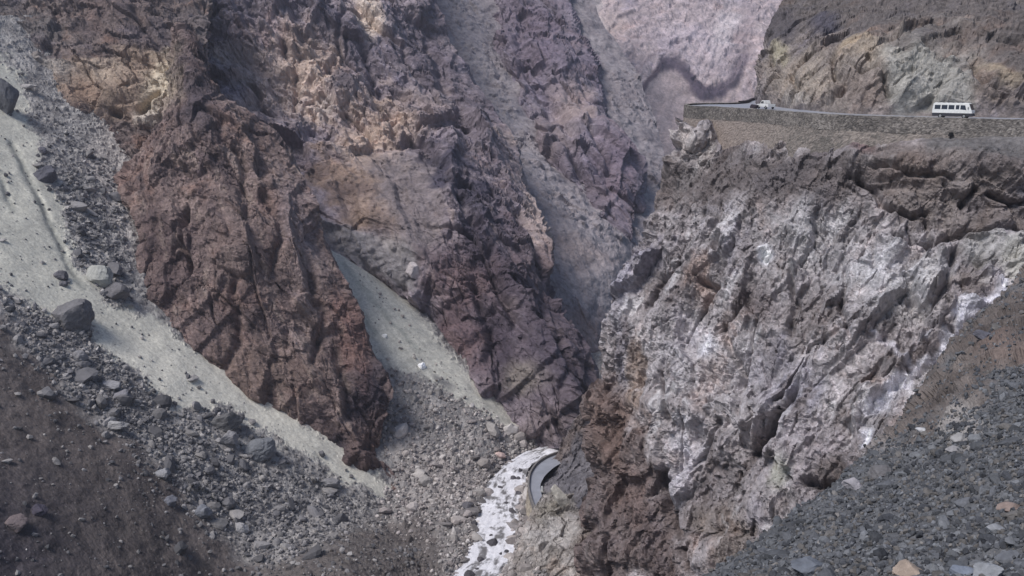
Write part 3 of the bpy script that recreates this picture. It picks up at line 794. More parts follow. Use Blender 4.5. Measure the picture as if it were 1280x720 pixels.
# ------------------------------------------------------------------ near slope: dirt edge and gravel fill
def near_slope():
    S = np.array([(1420, 215, 112), (1280, 345, 92), (1230, 388, 86), (1190, 430, 80), (1150, 484, 75), (1112, 548, 68), (1062, 600, 60), (980, 662, 52), (900, 717, 46), (850, 755, 42), (780, 815, 36)], float)
    E = np.array([(1700, 420, 70), (1600, 560, 42), (1540, 680, 32), (1480, 780, 26), (1420, 840, 23), (1350, 880, 21), (1260, 910, 19), (1120, 930, 18), (1000, 940, 17), (900, 950, 17), (800, 960, 17)], float)
    S[:, 2] = 1 / S[:, 2]; E[:, 2] = 1 / E[:, 2]
    L = np.r_[0, np.cumsum(np.hypot(*np.diff(S[:, :2], axis=0).T))]; n = int(L[-1] / 1.7)
    ts = np.linspace(0, L[-1], n)
    s = pchip(L, S, ts); e = pchip(L, E, ts)
    r = np.linspace(0, 1, 300)[:, None, None]
    G = s[None] * (1 - r) + e[None] * r
    w = np.linspace(1, 0, 24)[:-1][:, None]
    back = np.stack((s[None, :, 0] + 6 * w - 2, s[None, :, 1] + 60 * w ** 2, 1 / (1 / s[None, :, 2] + 22 * w)), -1)
    G = np.concatenate([back, G], 0)
    px, py, Y = G[..., 0], G[..., 1], 1 / G[..., 2]
    Pg = U(px, py, Y); Nn = grid_normals(blur(Pg, 4))
    P = Pg.reshape(-1, 3); N = Nn.reshape(-1, 3); fx = px.reshape(-1).astype(f4); fy = py.reshape(-1).astype(f4)
    j = fbm(P, 7, 4, 905)
    dirt = region(fx + j * 40, fy + j * 30, [(1440, 200), (1440, 480), (1280, 462), (1235, 480), (1190, 515), (1120, 560), (1090, 580), (1085, 540), (1150, 470), (1280, 330)], 10)
    F1, F2, R, V = voronoi(P / .75, 904)
    h = fbm(P, 16, 4, 901) * 1.3 + dirt * (fbm(P, 5, 5, 902, .55) * 1.2 + rock(P, 2.6, 955, rot=(0, 30, 0), octv=2, sets=[((-.6, .3, .7), 1.6, .5)])[0] * .55) + (1 - dirt) * (smooth(.8, .1, F1) * R[:, 0] * .22 + fbm(P, 2, 3, 906) * .25)
    g = tint
    t = np.clip(.5 + .9 * fbm(P, 6, 5, 913, .6), 0, 1)[:, None]
    cd = (g(62, 56, 54) * (1 - t) + g(104, 95, 90) * t) * np.exp(.7 * fbm(P, 1.0, 4, 958, .65))[:, None]
    t = np.clip(.5 + .7 * fbm(P, 5, 5, 914, .6) + (R[:, 1] - .5) * .6, 0, 1)[:, None]
    cg = g(62, 63, 66) * (1 - t) + g(92, 93, 96) * t
    col = cg + dirt[:, None] * (cd - cg)
    col = paint(col, fx, fy, P, [3.0, (('e', 1200, 530, 26, 26, -30), g(140, 134, 130), .6, .6, 20), (('e', 1255, 440, 30, 20, 0), g(104, 86, 78), .5, .6, 20), (('e', 1110, 560, 18, 14, 0), g(130, 124, 122), .5, .6, 12)], 921)
    return dict(V=(P + N * h[:, None]).astype(f4), shape=px.shape, col=np.clip(col, .01, .9).astype(f4), px=fx, py=fy, N=N, dirt=dirt)


# ------------------------------------------------------------------ rock bank by the stream, dark slope over the lower road
def river_bank():
    def disp(P, N, px, py):
        h1, i1 = rock(P, 6.0, 1001, rot=(0, 30, 0), stretch=(.8, 1, 1.4), sets=[((-.7, .2, .6), 4, 1.6), ((.6, .2, .7), 2.2, .8)])
        h = h1 * .95 + fbm(P, 16, 3, 1005) * 1.8
        h *= .3 + .7 * smooth(0, 24, px - curve([(600, 680), (655, 652), (720, 625), (800, 600)], py))
        g = tint
        col = palette(P, 10, 1077, [g(84, 76, 72), g(116, 108, 102), g(142, 136, 132), g(158, 152, 150)], i1, .5, 1.5, .35)
        patches = [5.0, (('e', 690, 635, 24, 12, -30), g(104, 98, 84), .6, .6, 12), (('e', 740, 690, 20, 60, 0), g(92, 78, 72), .7, .6, 14), (('e', 690, 665, 26, 18, -20), g(160, 156, 154), .5, .6, 16)]
        return h, paint(col, px, py, P, patches, 1091)

    Lp = [(600, 690), (622, 676), (640, 664), (655, 657), (670, 652), (690, 645), (720, 632), (760, 612), (800, 600)]
    T = [[264, 270, 290, 300], [257, 258, 262, 268], [248, 246, 240, 232], [240, 237, 230, 216], [230, 226, 216, 200]]
    return strip_net(618, 800, Lp, [(500, 800), (900, 800)], [0, .3, .65, 1], [618, 640, 680, 720, 800], T, disp, step=1.2)


def dark_slope():
    def disp(P, N, px, py):
        h1, i1 = rock(P, 4.0, 1103, rot=(0, 30, 0), stretch=(.8, 1, 1.5))
        h = h1 * 1.0 + fbm(P, 14, 4, 1101, .5) * 2.5
        g = tint
        t = np.clip(.5 + .9 * fbm(P, 7, 5, 1113, .6), 0, 1)[:, None]
        col = (g(70, 68, 74) * (1 - t) + g(104, 100, 104) * t) * np.exp(.8 * fbm(P, 2, 4, 1114, .65))[:, None]
        patches = [5.0, (('p', [(685, 575), (705, 545), (735, 500), (760, 490), (740, 520), (715, 560), (695, 585)]), g(104, 88, 78), .6, 8, 16), (('e', 685, 630, 24, 14, 0), g(92, 88, 74), .7, .6, 12)]
        return h, paint(col, px, py, P, patches, 1191)

    Lp = [(480, 748), (500, 735), (525, 720), (548, 706), (575, 692), (590, 683), (605, 677), (625, 670), (670, 660)]
    T = [[276, 266, 255], [298, 285, 270], [302, 284, 262], [284, 270, 248], [262, 252, 236]]
    return strip_net(482, 668, Lp, [(400, 800), (700, 800)], [0, .4, 1], [482, 548, 580, 612, 668], T, disp, wrapL=(20, 24), step=1.2)


# ------------------------------------------------------------------ gorge floor with the fan of the second chute
RIV_L = [UZ(*p, -129.0) for p in [(520, 790), (560, 722), (586, 690), (580, 668), (597, 642), (607, 617), (622, 596), (641, 579), (668, 566), (700, 556), (760, 548)]]
RIV_R = [UZ(*p, -129.0) for p in [(600, 790), (626, 722), (641, 690), (655, 656), (653, 630), (653, 602), (660, 585), (676, 575), (704, 566), (735, 560), (780, 553)]]
APEX = np.array((-72, 374, -63), f4)
SAND2 = [(395, 290), (440, 318), (480, 348), (515, 380), (560, 440), (615, 494), (662, 537), (645, 543), (600, 514), (562, 492), (532, 472), (505, 464), (478, 456), (450, 434), (425, 395), (395, 330)]


def river_z(y):
    return -129.0 + (y - 285) * .02


def gorge_floor():
    xs = np.arange(-100, 76, .32); ys = np.arange(222, 436, .52)
    X, Yg = np.meshgrid(xs, ys); X = X.ravel().astype(f4); Yv = Yg.ravel().astype(f4)
    P0 = np.stack((X, Yv, np.zeros_like(X)), 1)
    ax = [((a + b) / 2)[:2] for a, b in zip(RIV_L, RIV_R)]
    d, _, _ = seg_dist(X, Yv, ax)
    bed = river_z(Yv) - 1.6 + smooth(3.5, 8.5, d) * 2.6 + np.clip(d - 7, 0, 60) * .02 + fbm(P0, 18, 4, 1201) * 1.2 * smooth(5, 12, d)
    r = np.hypot(X - APEX[0], Yv - APEX[1])
    cone = APEX[2] - .735 * r + fbm(P0, 26, 4, 1202) * 2.6 + np.clip(r - 80, 0, 60) * .30
    kk = 1.6
    z = np.logaddexp(bed / kk, cone / kk) * kk
    z = z + smooth(13, 6.5, d) * (bed - z)
    P = np.stack((X, Yv, z), 1).astype(f4)
    px, py = proj(P)
    j = fbm(P, 9, 4, 1205)
    jf = fbm(P, 1.8, 3, 1233, .6) * 9
    th = np.arctan2(X - APEX[0], APEX[1] - Yv)
    st = fbm(np.stack((th * 26, r * .035, th * 0), 1).astype(f4), 1.0, 4, 1234, .6)
    sand = region(px + j * 16 + jf, py + j * 16 - jf, SAND2, 6) * smooth(-127, -122, z)
    F1, F2, R, V = voronoi(P / 2.6, 1203); F1b, _, Rb, _ = voronoi(P / 1.1, 1204)
    z = z + (1 - sand) * smooth(4, 8, d) * (smooth(.75, .1, F1) * R[:, 0] ** 4 * 2.2 + smooth(.75, .1, F1b) * Rb[:, 0] ** 3 * .9 + fbm(P, 6, 5, 1207, .55) * 1.3) + sand * fbm(P @ rotm(0, 0, 25) * np.array((.25, 1, 1), f4), 5, 3, 1208) * .8
    P[:, 2] = z
    g = tint
    t = np.clip(.5 + .8 * fbm(P, 9, 5, 1212, .6) + (Rb[:, 1] - .5) * .7, 0, 1)[:, None]
    cr = g(92, 89, 89) * (1 - t) + g(140, 135, 132) * t
    cs = g(162, 159, 148) * np.exp(.28 * st + .35 * fbm(P, 1.0, 3, 1219, .65))[:, None]
    col = cr + sand[:, None] * (cs - cr)
    patches = [6.0, (('l', 3, [(428, 330), (455, 362), (490, 402), (525, 440)]), g(128, 130, 122), .6, .7, 6), (('l', 3, [(420, 345), (445, 385), (470, 415)]), g(124, 126, 118), .6, .7, 6),
               (('e', 555, 478, 14, 5, 35), g(92, 90, 92), .8, .6, 6), (('p', BANK_SHADE), g(74, 66, 63), .75, 14, 26), (('e', 560, 600, 60, 30, 20), g(140, 130, 126), .4, .7, 30),  # includes the bank's shading, painted on across the floor
               (('p', [(640, 545), (690, 520), (745, 510), (745, 560), (690, 560)]), g(104, 98, 92), .7, 8, 12)]
    col = paint(col, px, py, P, patches, 1221)
    N = np.tile(np.array((0, 0, 1), f4), (len(P), 1))
    return dict(V=P, shape=X.reshape(len(ys), len(xs)).shape, col=np.clip(col, .01, .9).astype(f4), px=px, py=py, N=N, sand=sand, riv=d)


BUILD = [("cliff", right_cliff, M_ROCK, False, "tall pale grey and brown fractured cliff below the upper road and its wall", "cliff"),
         ("cliff", upper_cliff, M_ROCK, False, "brown cliff with golden and grey-green rock rising above the upper road", "cliff"),
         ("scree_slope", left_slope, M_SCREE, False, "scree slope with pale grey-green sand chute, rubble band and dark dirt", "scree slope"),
         ("rock_spur", left_spur, M_ROCK, False, "dark reddish brown rock spur standing between the two pale sand chutes", "rock spur"),
         ("crag", left_crag, M_ROCK, False, "golden brown crag with a small cave above the long sand chute", "crag"),
         ("mountain", middle_mountain, M_FAR, False, "purple-brown mountainside with tan rock faces and an orange soil patch", "mountain"),
         ("scree_gully", back_gully, M_FAR, False, "pale grey scree gully running down behind the purple-brown mountainside", "gully"),
         ("mountain_spur", far_spur, M_FAR, False, "hazy purple rock spur between the scree gully and the pale far wall", "rock spur"),
         ("mountain_wall", far_wall, M_FAR, False, "pale pinkish far mountain wall with a dark arched rock band", "mountain"),
         ("gravel_slope", near_slope, M_NEAR, False, "near slope of blue-grey gravel with a brown dirt crest", "gravel slope"),
         ("river_bank", river_bank, M_ROCK, False, "pale rocky bank between the stream and the cliff foot", "river bank"),
         ("hillside", dark_slope, M_SCREE, False, "dark grey earth slope above the bend of the lower road", "hillside"),
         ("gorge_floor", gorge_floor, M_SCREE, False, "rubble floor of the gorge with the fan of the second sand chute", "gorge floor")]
with ThreadPoolExecutor(4) as ex:
    RES = list(ex.map(lambda b: b[1](), BUILD))
for (nm, fn, mat, sm, lab, cat), R_ in zip(BUILD, RES):
    MASSES[fn.__name__] = R_
    me = mesh_np(nm, R_["V"], grid_faces(*R_["shape"]), R_["col"], sm)
    o = obj(nm, me, mat); tag(o, lab, cat, kind="structure")


# ------------------------------------------------------------------ the upper road and its walls
ROAD_Z = -7.0


def arc_pts(pts, n):
    p = np.array(pts, float); L = np.r_[0, np.cumsum(np.linalg.norm(np.diff(p, axis=0), axis=1))]
    return pchip(L, p, np.linspace(0, L[-1], n))


def road_xy(px, Y, z):
    py = 110.0
    for _ in range(30):
        P = U(px, py, Y); py += (P[2] - z) * FPX / Y * .9
    return P[:2]


def offset2(p, d):
    t = np.gradient(p, axis=0); t /= np.linalg.norm(t, axis=1, keepdims=True)
    return p + np.stack((-t[:, 1], t[:, 0]), 1) * d


def ribbon(name, a, b, za, zb, mat, cols=1, col=None):
    """sheet between two plan lines of equal length"""
    n = len(a); V = []
    for k in range(cols + 1):
        t = k / cols
        V.append(np.c_[a * (1 - t) + b * t, za * (1 - t) + zb * t])
    V = np.stack(V, 1).reshape(-1, 3)
    return mesh_np(name, V, grid_faces(n, cols + 1))


_o = [(1560, 147), (1420, 148.5), (1280, 153), (1160, 161), (1050, 172), (960, 196), (912, 210), (888, 217)]
OUT = [road_xy(p, y, ROAD_Z) for p, y in _o]
_b = [(902, 243), (945, 284), (990, 318)]
BACK = [road_xy(p, y, ROAD_Z) for p, y in _b]
tipc = (OUT[-1] + BACK[0]) / 2; tipr = (OUT[-1] - BACK[0]) / 2
tip = [tipc + tipr * math.cos(a) + np.array((-tipr[1], tipr[0])) * -math.sin(a) * .5 for a in np.linspace(0, math.pi, 9)[1:-1]]
edge = arc_pts(OUT + tip + BACK, 260)
# road surface: from the outer edge inwards, as a fan of quads toward the middle of the spur
inner = arc_pts([road_xy(p, y, ROAD_Z) for p, y in [(1560, 178), (1420, 178), (1280, 181), (1160, 189), (1050, 197), (985, 222), (968, 240), (975, 258), (1000, 280), (1040, 300)]], 260)
M_ROAD = plain("asphalt", (.31, .32, .36), .5, spec=.5, noise=.12, scale=.35)
me = ribbon("road", edge, inner, np.full((260, 1), ROAD_Z), np.full((260, 1), ROAD_Z + .25), M_ROAD, 6)
tag(obj("road", me, M_ROAD), "grey paved upper road running along the top of the stone retaining wall", "road", kind="structure")

M_WALL = rock_material("wall_stone", fine=1.6, bump=.7, dist=.12, var=.3)


def wall_face(line, ztop, zbot, batter, seed, cell, tints, relief, step=.2, spotted=None, right=False):
    """face of rubble masonry; line is the plan of its top"""
    L = np.r_[0, np.cumsum(np.linalg.norm(np.diff(line, axis=0), axis=1))]
    n = int(L[-1] / step); m = int((ztop - zbot) / step)
    p = np.stack([np.interp(np.linspace(0, L[-1], n), L, line[:, k]) for k in (0, 1)], 1)
    t = np.gradient(p, axis=0); t /= np.linalg.norm(t, axis=1, keepdims=True); nn = np.stack((-t[:, 1], t[:, 0]), 1)
    if right: nn = -nn
    z = np.linspace(ztop, zbot, m)
    G = np.concatenate([p[None] + nn[None] * ((ztop - z) * batter)[:, None, None], np.broadcast_to(z[:, None, None], (m, n, 1))], 2)
    P = G.reshape(-1, 3).astype(f4); N = np.broadcast_to(np.c_[nn, np.zeros(n)][None], (m, n, 3)).reshape(-1, 3)
    F1, F2, R, V = voronoi(P / np.array((cell * 1.35, cell * 1.35, cell), f4) + fbm(P, 2, 2, seed)[:, None] * .3, seed)
    h = relief * (smooth(0, .25, F2 - F1) * (.5 + R[:, 0])) + fbm(P, 7, 4, seed + 3) * relief * 1.2
    T = np.array(tints, f4)
    w = np.clip(.5 + .75 * fbm(P, 9, 4, seed + 5, .6) + (R[:, 1] - .5) * .9, 0, .999) * (len(tints) - 1)
    i = w.astype(int); fr = (w - i)[:, None]
    col = T[i] * (1 - fr) + T[np.minimum(i + 1, len(tints) - 1)] * fr
    return P + N * h[:, None], grid_faces(m, n), col


# outer side of the road (the plan line runs right to left, so its outer side is to the left of travel)
k_tip = 175
wall = obj("retaining_wall", None); tag(wall, "long stone retaining wall with a parapet carrying the upper road over the cliff", "wall")
wall.location = (0, 0, 0)
side = edge[:k_tip]
sgn = 1 if np.cross(np.append(side[1] - side[0], 0), np.append(-side[0], 0))[2] > 0 else -1
lineo = offset2(side, .05 * sgn)
V, Fc, cc = wall_face(lineo, ROAD_Z - .25, ROAD_Z - 15.0, .10, 1301, .42, [tint(92, 87, 82), tint(112, 104, 98), tint(128, 118, 110)], .08, .22, right=sgn < 0)
# plaster-like tan masonry at the far end of the wall
xx, yy = proj(V); tan = smooth(1000, 900, xx) * smooth(140, 156, yy)
cc = cc + (tan * .7)[:, None] * (tint(128, 114, 106) - cc)
lowd = smooth(1120, 1240, xx) * smooth(160, 172, yy); cc = cc + (lowd * .6)[:, None] * (tint(92, 88, 86) - cc)
obj("wall_face", mesh_np("wall_face", V, Fc, cc), M_WALL, wall)
par_o = offset2(side, .22 * sgn); par_i = offset2(side, -.28 * sgn)
V, Fc, cc = wall_face(par_o, ROAD_Z + .34, ROAD_Z - 2.3, .03, 1302, .28, [tint(74, 70, 68), tint(92, 87, 83), tint(108, 102, 97), tint(128, 121, 115)], .07, .12, right=sgn < 0)
par = obj("parapet", mesh_np("parapet", V, Fc, cc), M_WALL, wall)
V, Fc, cc = wall_face(par_i, ROAD_Z + .34, ROAD_Z - .2, 0, 1303, .36, [tint(66, 64, 66), tint(88, 84, 84)], .05, .3, right=sgn > 0)
obj("parapet_back", mesh_np("parapet_back", V, Fc, cc), M_WALL, wall)
n = len(side); cop = np.concatenate([np.c_[par_o, np.full(n, ROAD_Z + .36)], np.c_[(par_o + par_i) / 2, np.full(n, ROAD_Z + .41)], np.c_[par_i, np.full(n, ROAD_Z + .36)]], 1).reshape(-1, 3)
cop[:, 2] += fbm(cop.astype(f4), 2.0, 4, 1304) * .2
obj("coping", mesh_np("coping", cop, grid_faces(n, 3), np.tile(tint(112, 108, 102), (len(cop), 1)) * (1 + .4 * fbm(cop.astype(f4), 3, 4, 1305))[:, None]), M_WALL, wall)

# far parapet on the outer side of the bend
back = edge[k_tip - 3:]
bo, bi = offset2(back, .22 * sgn), offset2(back, -.25 * sgn)
n = len(back)
ring = np.concatenate([np.c_[bi, np.full(n, ROAD_Z - .3)], np.c_[bi, np.full(n, ROAD_Z + .72)], np.c_[bo, np.full(n, ROAD_Z + .72)], np.c_[bo, np.full(n, ROAD_Z - 14)]], 1).reshape(-1, 3)
w2 = obj("retaining_wall", mesh_np("retaining_wall", ring, grid_faces(n, 4), np.tile(tint(70, 66, 72), (len(ring), 1))), M_WALL)
tag(w2, "dark low wall on the far side of the upper road's bend", "wall")


# ------------------------------------------------------------------ mesh builders for made things
def bm_obj(name, bm, mat, parent=None, smooth_shade=False):
    me = bpy.data.meshes.new(name); bm.to_mesh(me); bm.free()
    if smooth_shade: me.polygons.foreach_set("use_smooth", [True] * len(me.polygons))
    return obj(name, me, mat, parent)


def add_box(bm, x0, x1, y0, y1, z0, z1, bevel=0):
    r = bmesh.ops.create_cube(bm, size=1)
    bmesh.ops.scale(bm, vec=(x1 - x0, y1 - y0, z1 - z0), verts=r["verts"])
    bmesh.ops.translate(bm, vec=((x0 + x1) / 2, (y0 + y1) / 2, (z0 + z1) / 2), verts=r["verts"])
    if bevel:
        es = list({e for v in r["verts"] for e in v.link_edges})
        bmesh.ops.bevel(bm, geom=es, offset=bevel, segments=2, affect='EDGES', profile=.5)


def box(name, mat, parent, *a, bevel=0):
    bm = bmesh.new(); add_box(bm, *a, bevel=bevel); return bm_obj(name, bm, mat, parent)


def prism(name, mat, parent, prof, y0, y1, bevel=0, inset=None):
    """side profile (x,z) extruded across y; inset narrows the points above a height (tumblehome)"""
    bm = bmesh.new()
    a = [bm.verts.new((x, y0 + (inset(z) if inset else 0), z)) for x, z in prof]
    b = [bm.verts.new((x, y1 - (inset(z) if inset else 0), z)) for x, z in prof]
    bm.faces.new(a[::-1]); bm.faces.new(b); n = len(prof)
    for i in range(n): bm.faces.new((a[i], a[(i + 1) % n], b[(i + 1) % n], b[i]))
    bmesh.ops.recalc_face_normals(bm, faces=bm.faces)
    if bevel: bmesh.ops.bevel(bm, geom=list(bm.edges), offset=bevel, segments=2, affect='EDGES', profile=.5)
    return bm_obj(name, bm, mat, parent)


def wheel(parent, x, y, r, w):
    bm = bmesh.new()
    bmesh.ops.create_cone(bm, cap_ends=True, segments=20, radius1=r, radius2=r, depth=w, matrix=Matrix.Translation((x, y, r)) @ Matrix.Rotation(math.pi / 2, 4, 'X'))
    wo_ = bm_obj("wheel", bm, M_TYRE, parent)
    bm = bmesh.new()
    bmesh.ops.create_cone(bm, cap_ends=True, segments=16, radius1=r * .58, radius2=r * .5, depth=.03, matrix=Matrix.Translation((x, y + math.copysign(w / 2 + .012, y), r)) @ Matrix.Rotation(math.copysign(math.pi / 2, -y), 4, 'X'))
    bm_obj("rim", bm, M_RIM, wo_)


M_WHITE = plain("white_paint", (.74, .74, .72), .35, noise=.10)
M_TYRE = plain("tyre_rubber", (.02, .02, .02), .8, noise=.1)
M_RIM = plain("rim_steel", (.35, .35, .36), .4, metal=.6, noise=.05)
M_GLASS = plain("dark_glass", (.015, .018, .03), .08, spec=.6)
M_SKIRT = plain("dark_trim", (.035, .035, .045), .6, noise=.1)
M_LAMP = plain("lamp_lens", (.55, .5, .45), .2, spec=.6)
M_RED = plain("tail_lens", (.35, .02, .02), .3)


def on_edge(px, inward):
    """position and heading on the road beside the outer edge, at a picture column"""
    ex, _ = proj(np.c_[edge, np.full(len(edge), ROAD_Z)])
    i = int(np.argmin(np.abs(ex[:k_tip] - px)))
    p = offset2(edge, -inward * sgn)[i]; t = edge[i] - edge[max(i - 3, 0)]
    return p, math.atan2(t[1], t[0])


# minibus heading right
bus = obj("minibus", None); tag(bus, "white minibus with dark windows and dark lower skirt driving on the upper road", "minibus")
_, hd = on_edge(1190, 3.6); p = road_xy(1191, 164.5, ROAD_Z)
bus.location = (*p, ROAD_Z + .06); bus.rotation_euler = (0, 0, hd + math.pi); bus.scale = (.88, .95, .95)
BW = 1.0
side_in = lambda z: max(0, z - 1.25) * .10
prism("body", M_WHITE, bus, [(-3.5, .86), (-3.5, 1.5), (-3.38, 2.42), (-3.15, 2.6), (2.55, 2.6), (2.85, 2.48), (3.32, 1.45), (3.46, 1.25), (3.5, .86)], -BW, BW, bevel=.05, inset=side_in)
prism("skirt", M_SKIRT, bus, [(-3.46, .36), (-3.46, .88), (3.46, .88), (3.42, .36)], -BW + .04, BW - .04)
for yy_ in (-1, 1):
    for k, (x0, x1) in enumerate([(-3.1, -2.08), (-1.88, -.86), (-.66, .36), (.62, 1.22), (1.42, 2.2)]):
        bm = bmesh.new()
        fw = .28 if k == 4 else 0
        y = lambda z: yy_ * (BW - side_in(z) + .012)
        vs = [bm.verts.new(c) for c in ((x0, y(1.52), 1.52), (x1 + fw, y(1.42 if k == 4 else 1.52), 1.42 if k == 4 else 1.52), (x1, y(2.22), 2.22), (x0, y(2.22), 2.22))]
        fc = bm.faces.new(vs)
        bmesh.ops.recalc_face_normals(bm, faces=[fc]); r_ = bmesh.ops.extrude_face_region(bm, geom=[fc])
        bmesh.ops.translate(bm, vec=(0, -yy_ * .03, 0), verts=[v for v in r_["geom"] if isinstance(v, bmesh.types.BMVert)])
        bm_obj("window", bm, M_GLASS, bus)
bm = bmesh.new()
vs = [bm.verts.new(c) for c in ((3.335, -.86, 1.46), (3.335, .86, 1.46), (2.895, .78, 2.42), (2.895, -.78, 2.42))]
fc = bm.faces.new(vs); r_ = bmesh.ops.extrude_face_region(bm, geom=[fc]); bmesh.ops.translate(bm, vec=(.025, 0, .012), verts=[v for v in r_["geom"] if isinstance(v, bmesh.types.BMVert)])
bm_obj("windscreen", bm, M_GLASS, bus)
box("rear_window", M_GLASS, bus, -3.49, -3.43, -.7, .7, 1.6, 2.2)
box("bumper", M_SKIRT, bus, 3.42, 3.6, -.92, .92, .4, .66, bevel=.03)
for yy_ in (-.72, .72):
    box("headlight", M_LAMP, bus, 3.44, 3.53, yy_ - .14, yy_ + .14, .82, 1.02, bevel=.02)
    box("tail_light", M_RED, bus, -3.54, -3.47, yy_ - .08, yy_ + .08, .8, 1.2)
    box("mirror", M_SKIRT, bus, 2.75, 2.85, math.copysign(1.03, yy_) - .05 + math.copysign(.08, yy_), math.copysign(1.03, yy_) + .05 + math.copysign(.08, yy_), 1.55, 1.95)
    for xx_ in (-2.0, 2.15): wheel(bus, xx_, math.copysign(.86, yy_), .39, .24)
rk = obj("roof_rack", None, None, bus)
bm = bmesh.new()
for yy_ in (-.7, -.25, .25, .7): add_box(bm, -2.6, 1.6, yy_ - .025, yy_ + .025, 2.66, 2.70)
for k in range(6): add_box(bm, -2.6 + k * .84 - .02, -2.6 + k * .84 + .02, -.72, .72, 2.60, 2.66)
bpy.data.objects.remove(rk); bm_obj("roof_rack", bm, M_SKIRT, bus)

# white car, heading left round the bend
car = obj("pickup_car", None); tag(car, "small white pickup with dark windows parked near the bend of the upper road", "car")
_, hd = on_edge(958, 7.0); p = road_xy(957, 206, ROAD_Z)
car.location = (*p, ROAD_Z + .18); car.rotation_euler = (0, 0, hd)
prism("body", M_WHITE, car, [(-2.3, .42), (-2.34, .98), (-.55, 1.0), (.9, 1.0), (2.15, .92), (2.3, .72), (2.26, .40)], -.85, .85, bevel=.05)
prism("cab", M_WHITE, car, [(-.62, .98), (-.45, 1.60), (-.25, 1.68), (.45, 1.68), (.62, 1.62), (1.12, .98)], -.8, .8, bevel=.04, inset=lambda z: max(0, z - .98) * .18)
for yy_ in (-1, 1):
    for x0, x1, x2, x3 in ((-.44, .16, .14, -.32), (.24, .86, .46, .24)):
        bm = bmesh.new(); y = lambda z: yy_ * (.815 - (z - .98) * .18)
        fc = bm.faces.new([bm.verts.new(c) for c in ((x0, y(1.06), 1.06), (x1, y(1.06), 1.06), (x2, y(1.54), 1.54), (x3, y(1.54), 1.54))])
        r_ = bmesh.ops.extrude_face_region(bm, geom=[fc]); bmesh.ops.translate(bm, vec=(0, -yy_ * .04, 0), verts=[v for v in r_["geom"] if isinstance(v, bmesh.types.BMVert)])
        bm_obj("window", bm, M_GLASS, car)
    box("headlight", M_LAMP, car, 2.2, 2.3, yy_ * .62 - .14, yy_ * .62 + .14, .66, .82, bevel=.02)
    for xx_ in (-1.45, 1.45): wheel(car, xx_, yy_ * .76, .34, .2)
bm = bmesh.new(); fc = bm.faces.new([bm.verts.new(c) for c in ((1.10, -.7, 1.03), (1.10, .7, 1.03), (.66, .6, 1.60), (.66, -.6, 1.60))])
r_ = bmesh.ops.extrude_face_region(bm, geom=[fc]); bmesh.ops.translate(bm, vec=(.03, 0, .02), verts=[v for v in r_["geom"] if isinstance(v, bmesh.types.BMVert)])
bm_obj("windscreen", bm, M_GLASS, car)
box("cargo_bed", M_SKIRT, car, -2.22, -.7, -.72, .72, .96, 1.012)
box("bumper", M_SKIRT, car, 2.22, 2.38, -.8, .8, .36, .54, bevel=.03)

# dark box on a thin post against the wall
P = U(1188, 176, 158.0)
post = obj("marker_post", None); tag(post, "small black box on a thin post below the minibus, against the stone wall", "post")
post.location = (P[0], P[1], P[2])
box("post", M_SKIRT, post, -.05, .05, -.05, .05, -1.6, .7)
prism("box", plain("black_metal", (.012, .012, .014), .6, noise=.1), post, [(-.36, .7), (.36, .7), (.24, 1.3), (-.24, 1.3)], -.3, .3, bevel=.03)

# ------------------------------------------------------------------ lower road, its wall, the stream
LZ = -121.0
lo = arc_pts([UZ(*p, LZ)[:2] for p in [(745, 556), (716, 563), (697, 568), (683, 573.5), (670, 583), (662.5, 597), (661.5, 611), (664.5, 625), (671, 640), (684, 655)]], 110)
li = arc_pts([UZ(*p, LZ)[:2] for p in [(775, 562), (742, 571), (716, 576), (700, 580), (688, 588), (679, 598), (675.5, 608), (678, 622), (687, 638), (703, 655)]], 110)
me = ribbon("road", lo, li, np.full((110, 1), LZ), np.full((110, 1), LZ), M_ROAD, 4)
tag(obj("road", me, M_ROAD), "grey lower road bending above the stream at the gorge bottom", "road", kind="structure")
s2 = 1 if np.cross(np.append(lo[1] - lo[0], 0), np.append(lo[0] - li[0], 0))[2] > 0 else -1
lw = obj("retaining_wall", None); tag(lw, "tan stone retaining wall with dark parapet holding the lower road above the stream", "wall")
V, Fc, cc = wall_face(offset2(lo, .15 * s2), LZ + .0, -130.5, .12, 1311, .6, [tint(100, 92, 84), tint(130, 120, 106), tint(150, 140, 122)], .14, .25, right=s2 < 0)
obj("wall_face", mesh_np("wall_face", V, Fc, cc), M_WALL, lw)
a_, b_ = offset2(lo, .45 * s2), offset2(lo, -.05 * s2); n = len(lo)
ring = np.concatenate([np.c_[b_, np.full(n, LZ - .1)], np.c_[b_, np.full(n, LZ + .9)], np.c_[a_, np.full(n, LZ + .92)], np.c_[a_, np.full(n, LZ - .6)]], 1).reshape(-1, 3)
cr_ = np.tile(tint(92, 88, 88), (len(ring), 1)); cr_[1::4] = tint(104, 100, 98); cr_[2::4] = tint(104, 100, 98)
obj("parapet", mesh_np("parapet", ring, grid_faces(n, 4), cr_), M_WALL, lw)

P = UZ(677.5, 614, LZ)
mk = obj("marker_stone", None); mk.location = (P[0], P[1], LZ)
tag(mk, "narrow white painted marker stone at the inner edge of the lower road", "marker")
prism("stone", M_WHITE, mk, [(-.3, -.2), (.3, -.2), (.26, 1.3), (.12, 1.6), (-.12, 1.6), (-.26, 1.3)], -.2, .2, bevel=.05)
prism("plinth", M_WALL if False else plain("concrete", (.4, .39, .37), .9, noise=.2), mk, [(-.5, -.3), (.5, -.3), (.45, .12), (-.45, .12)], -.4, .4, bevel=.03)

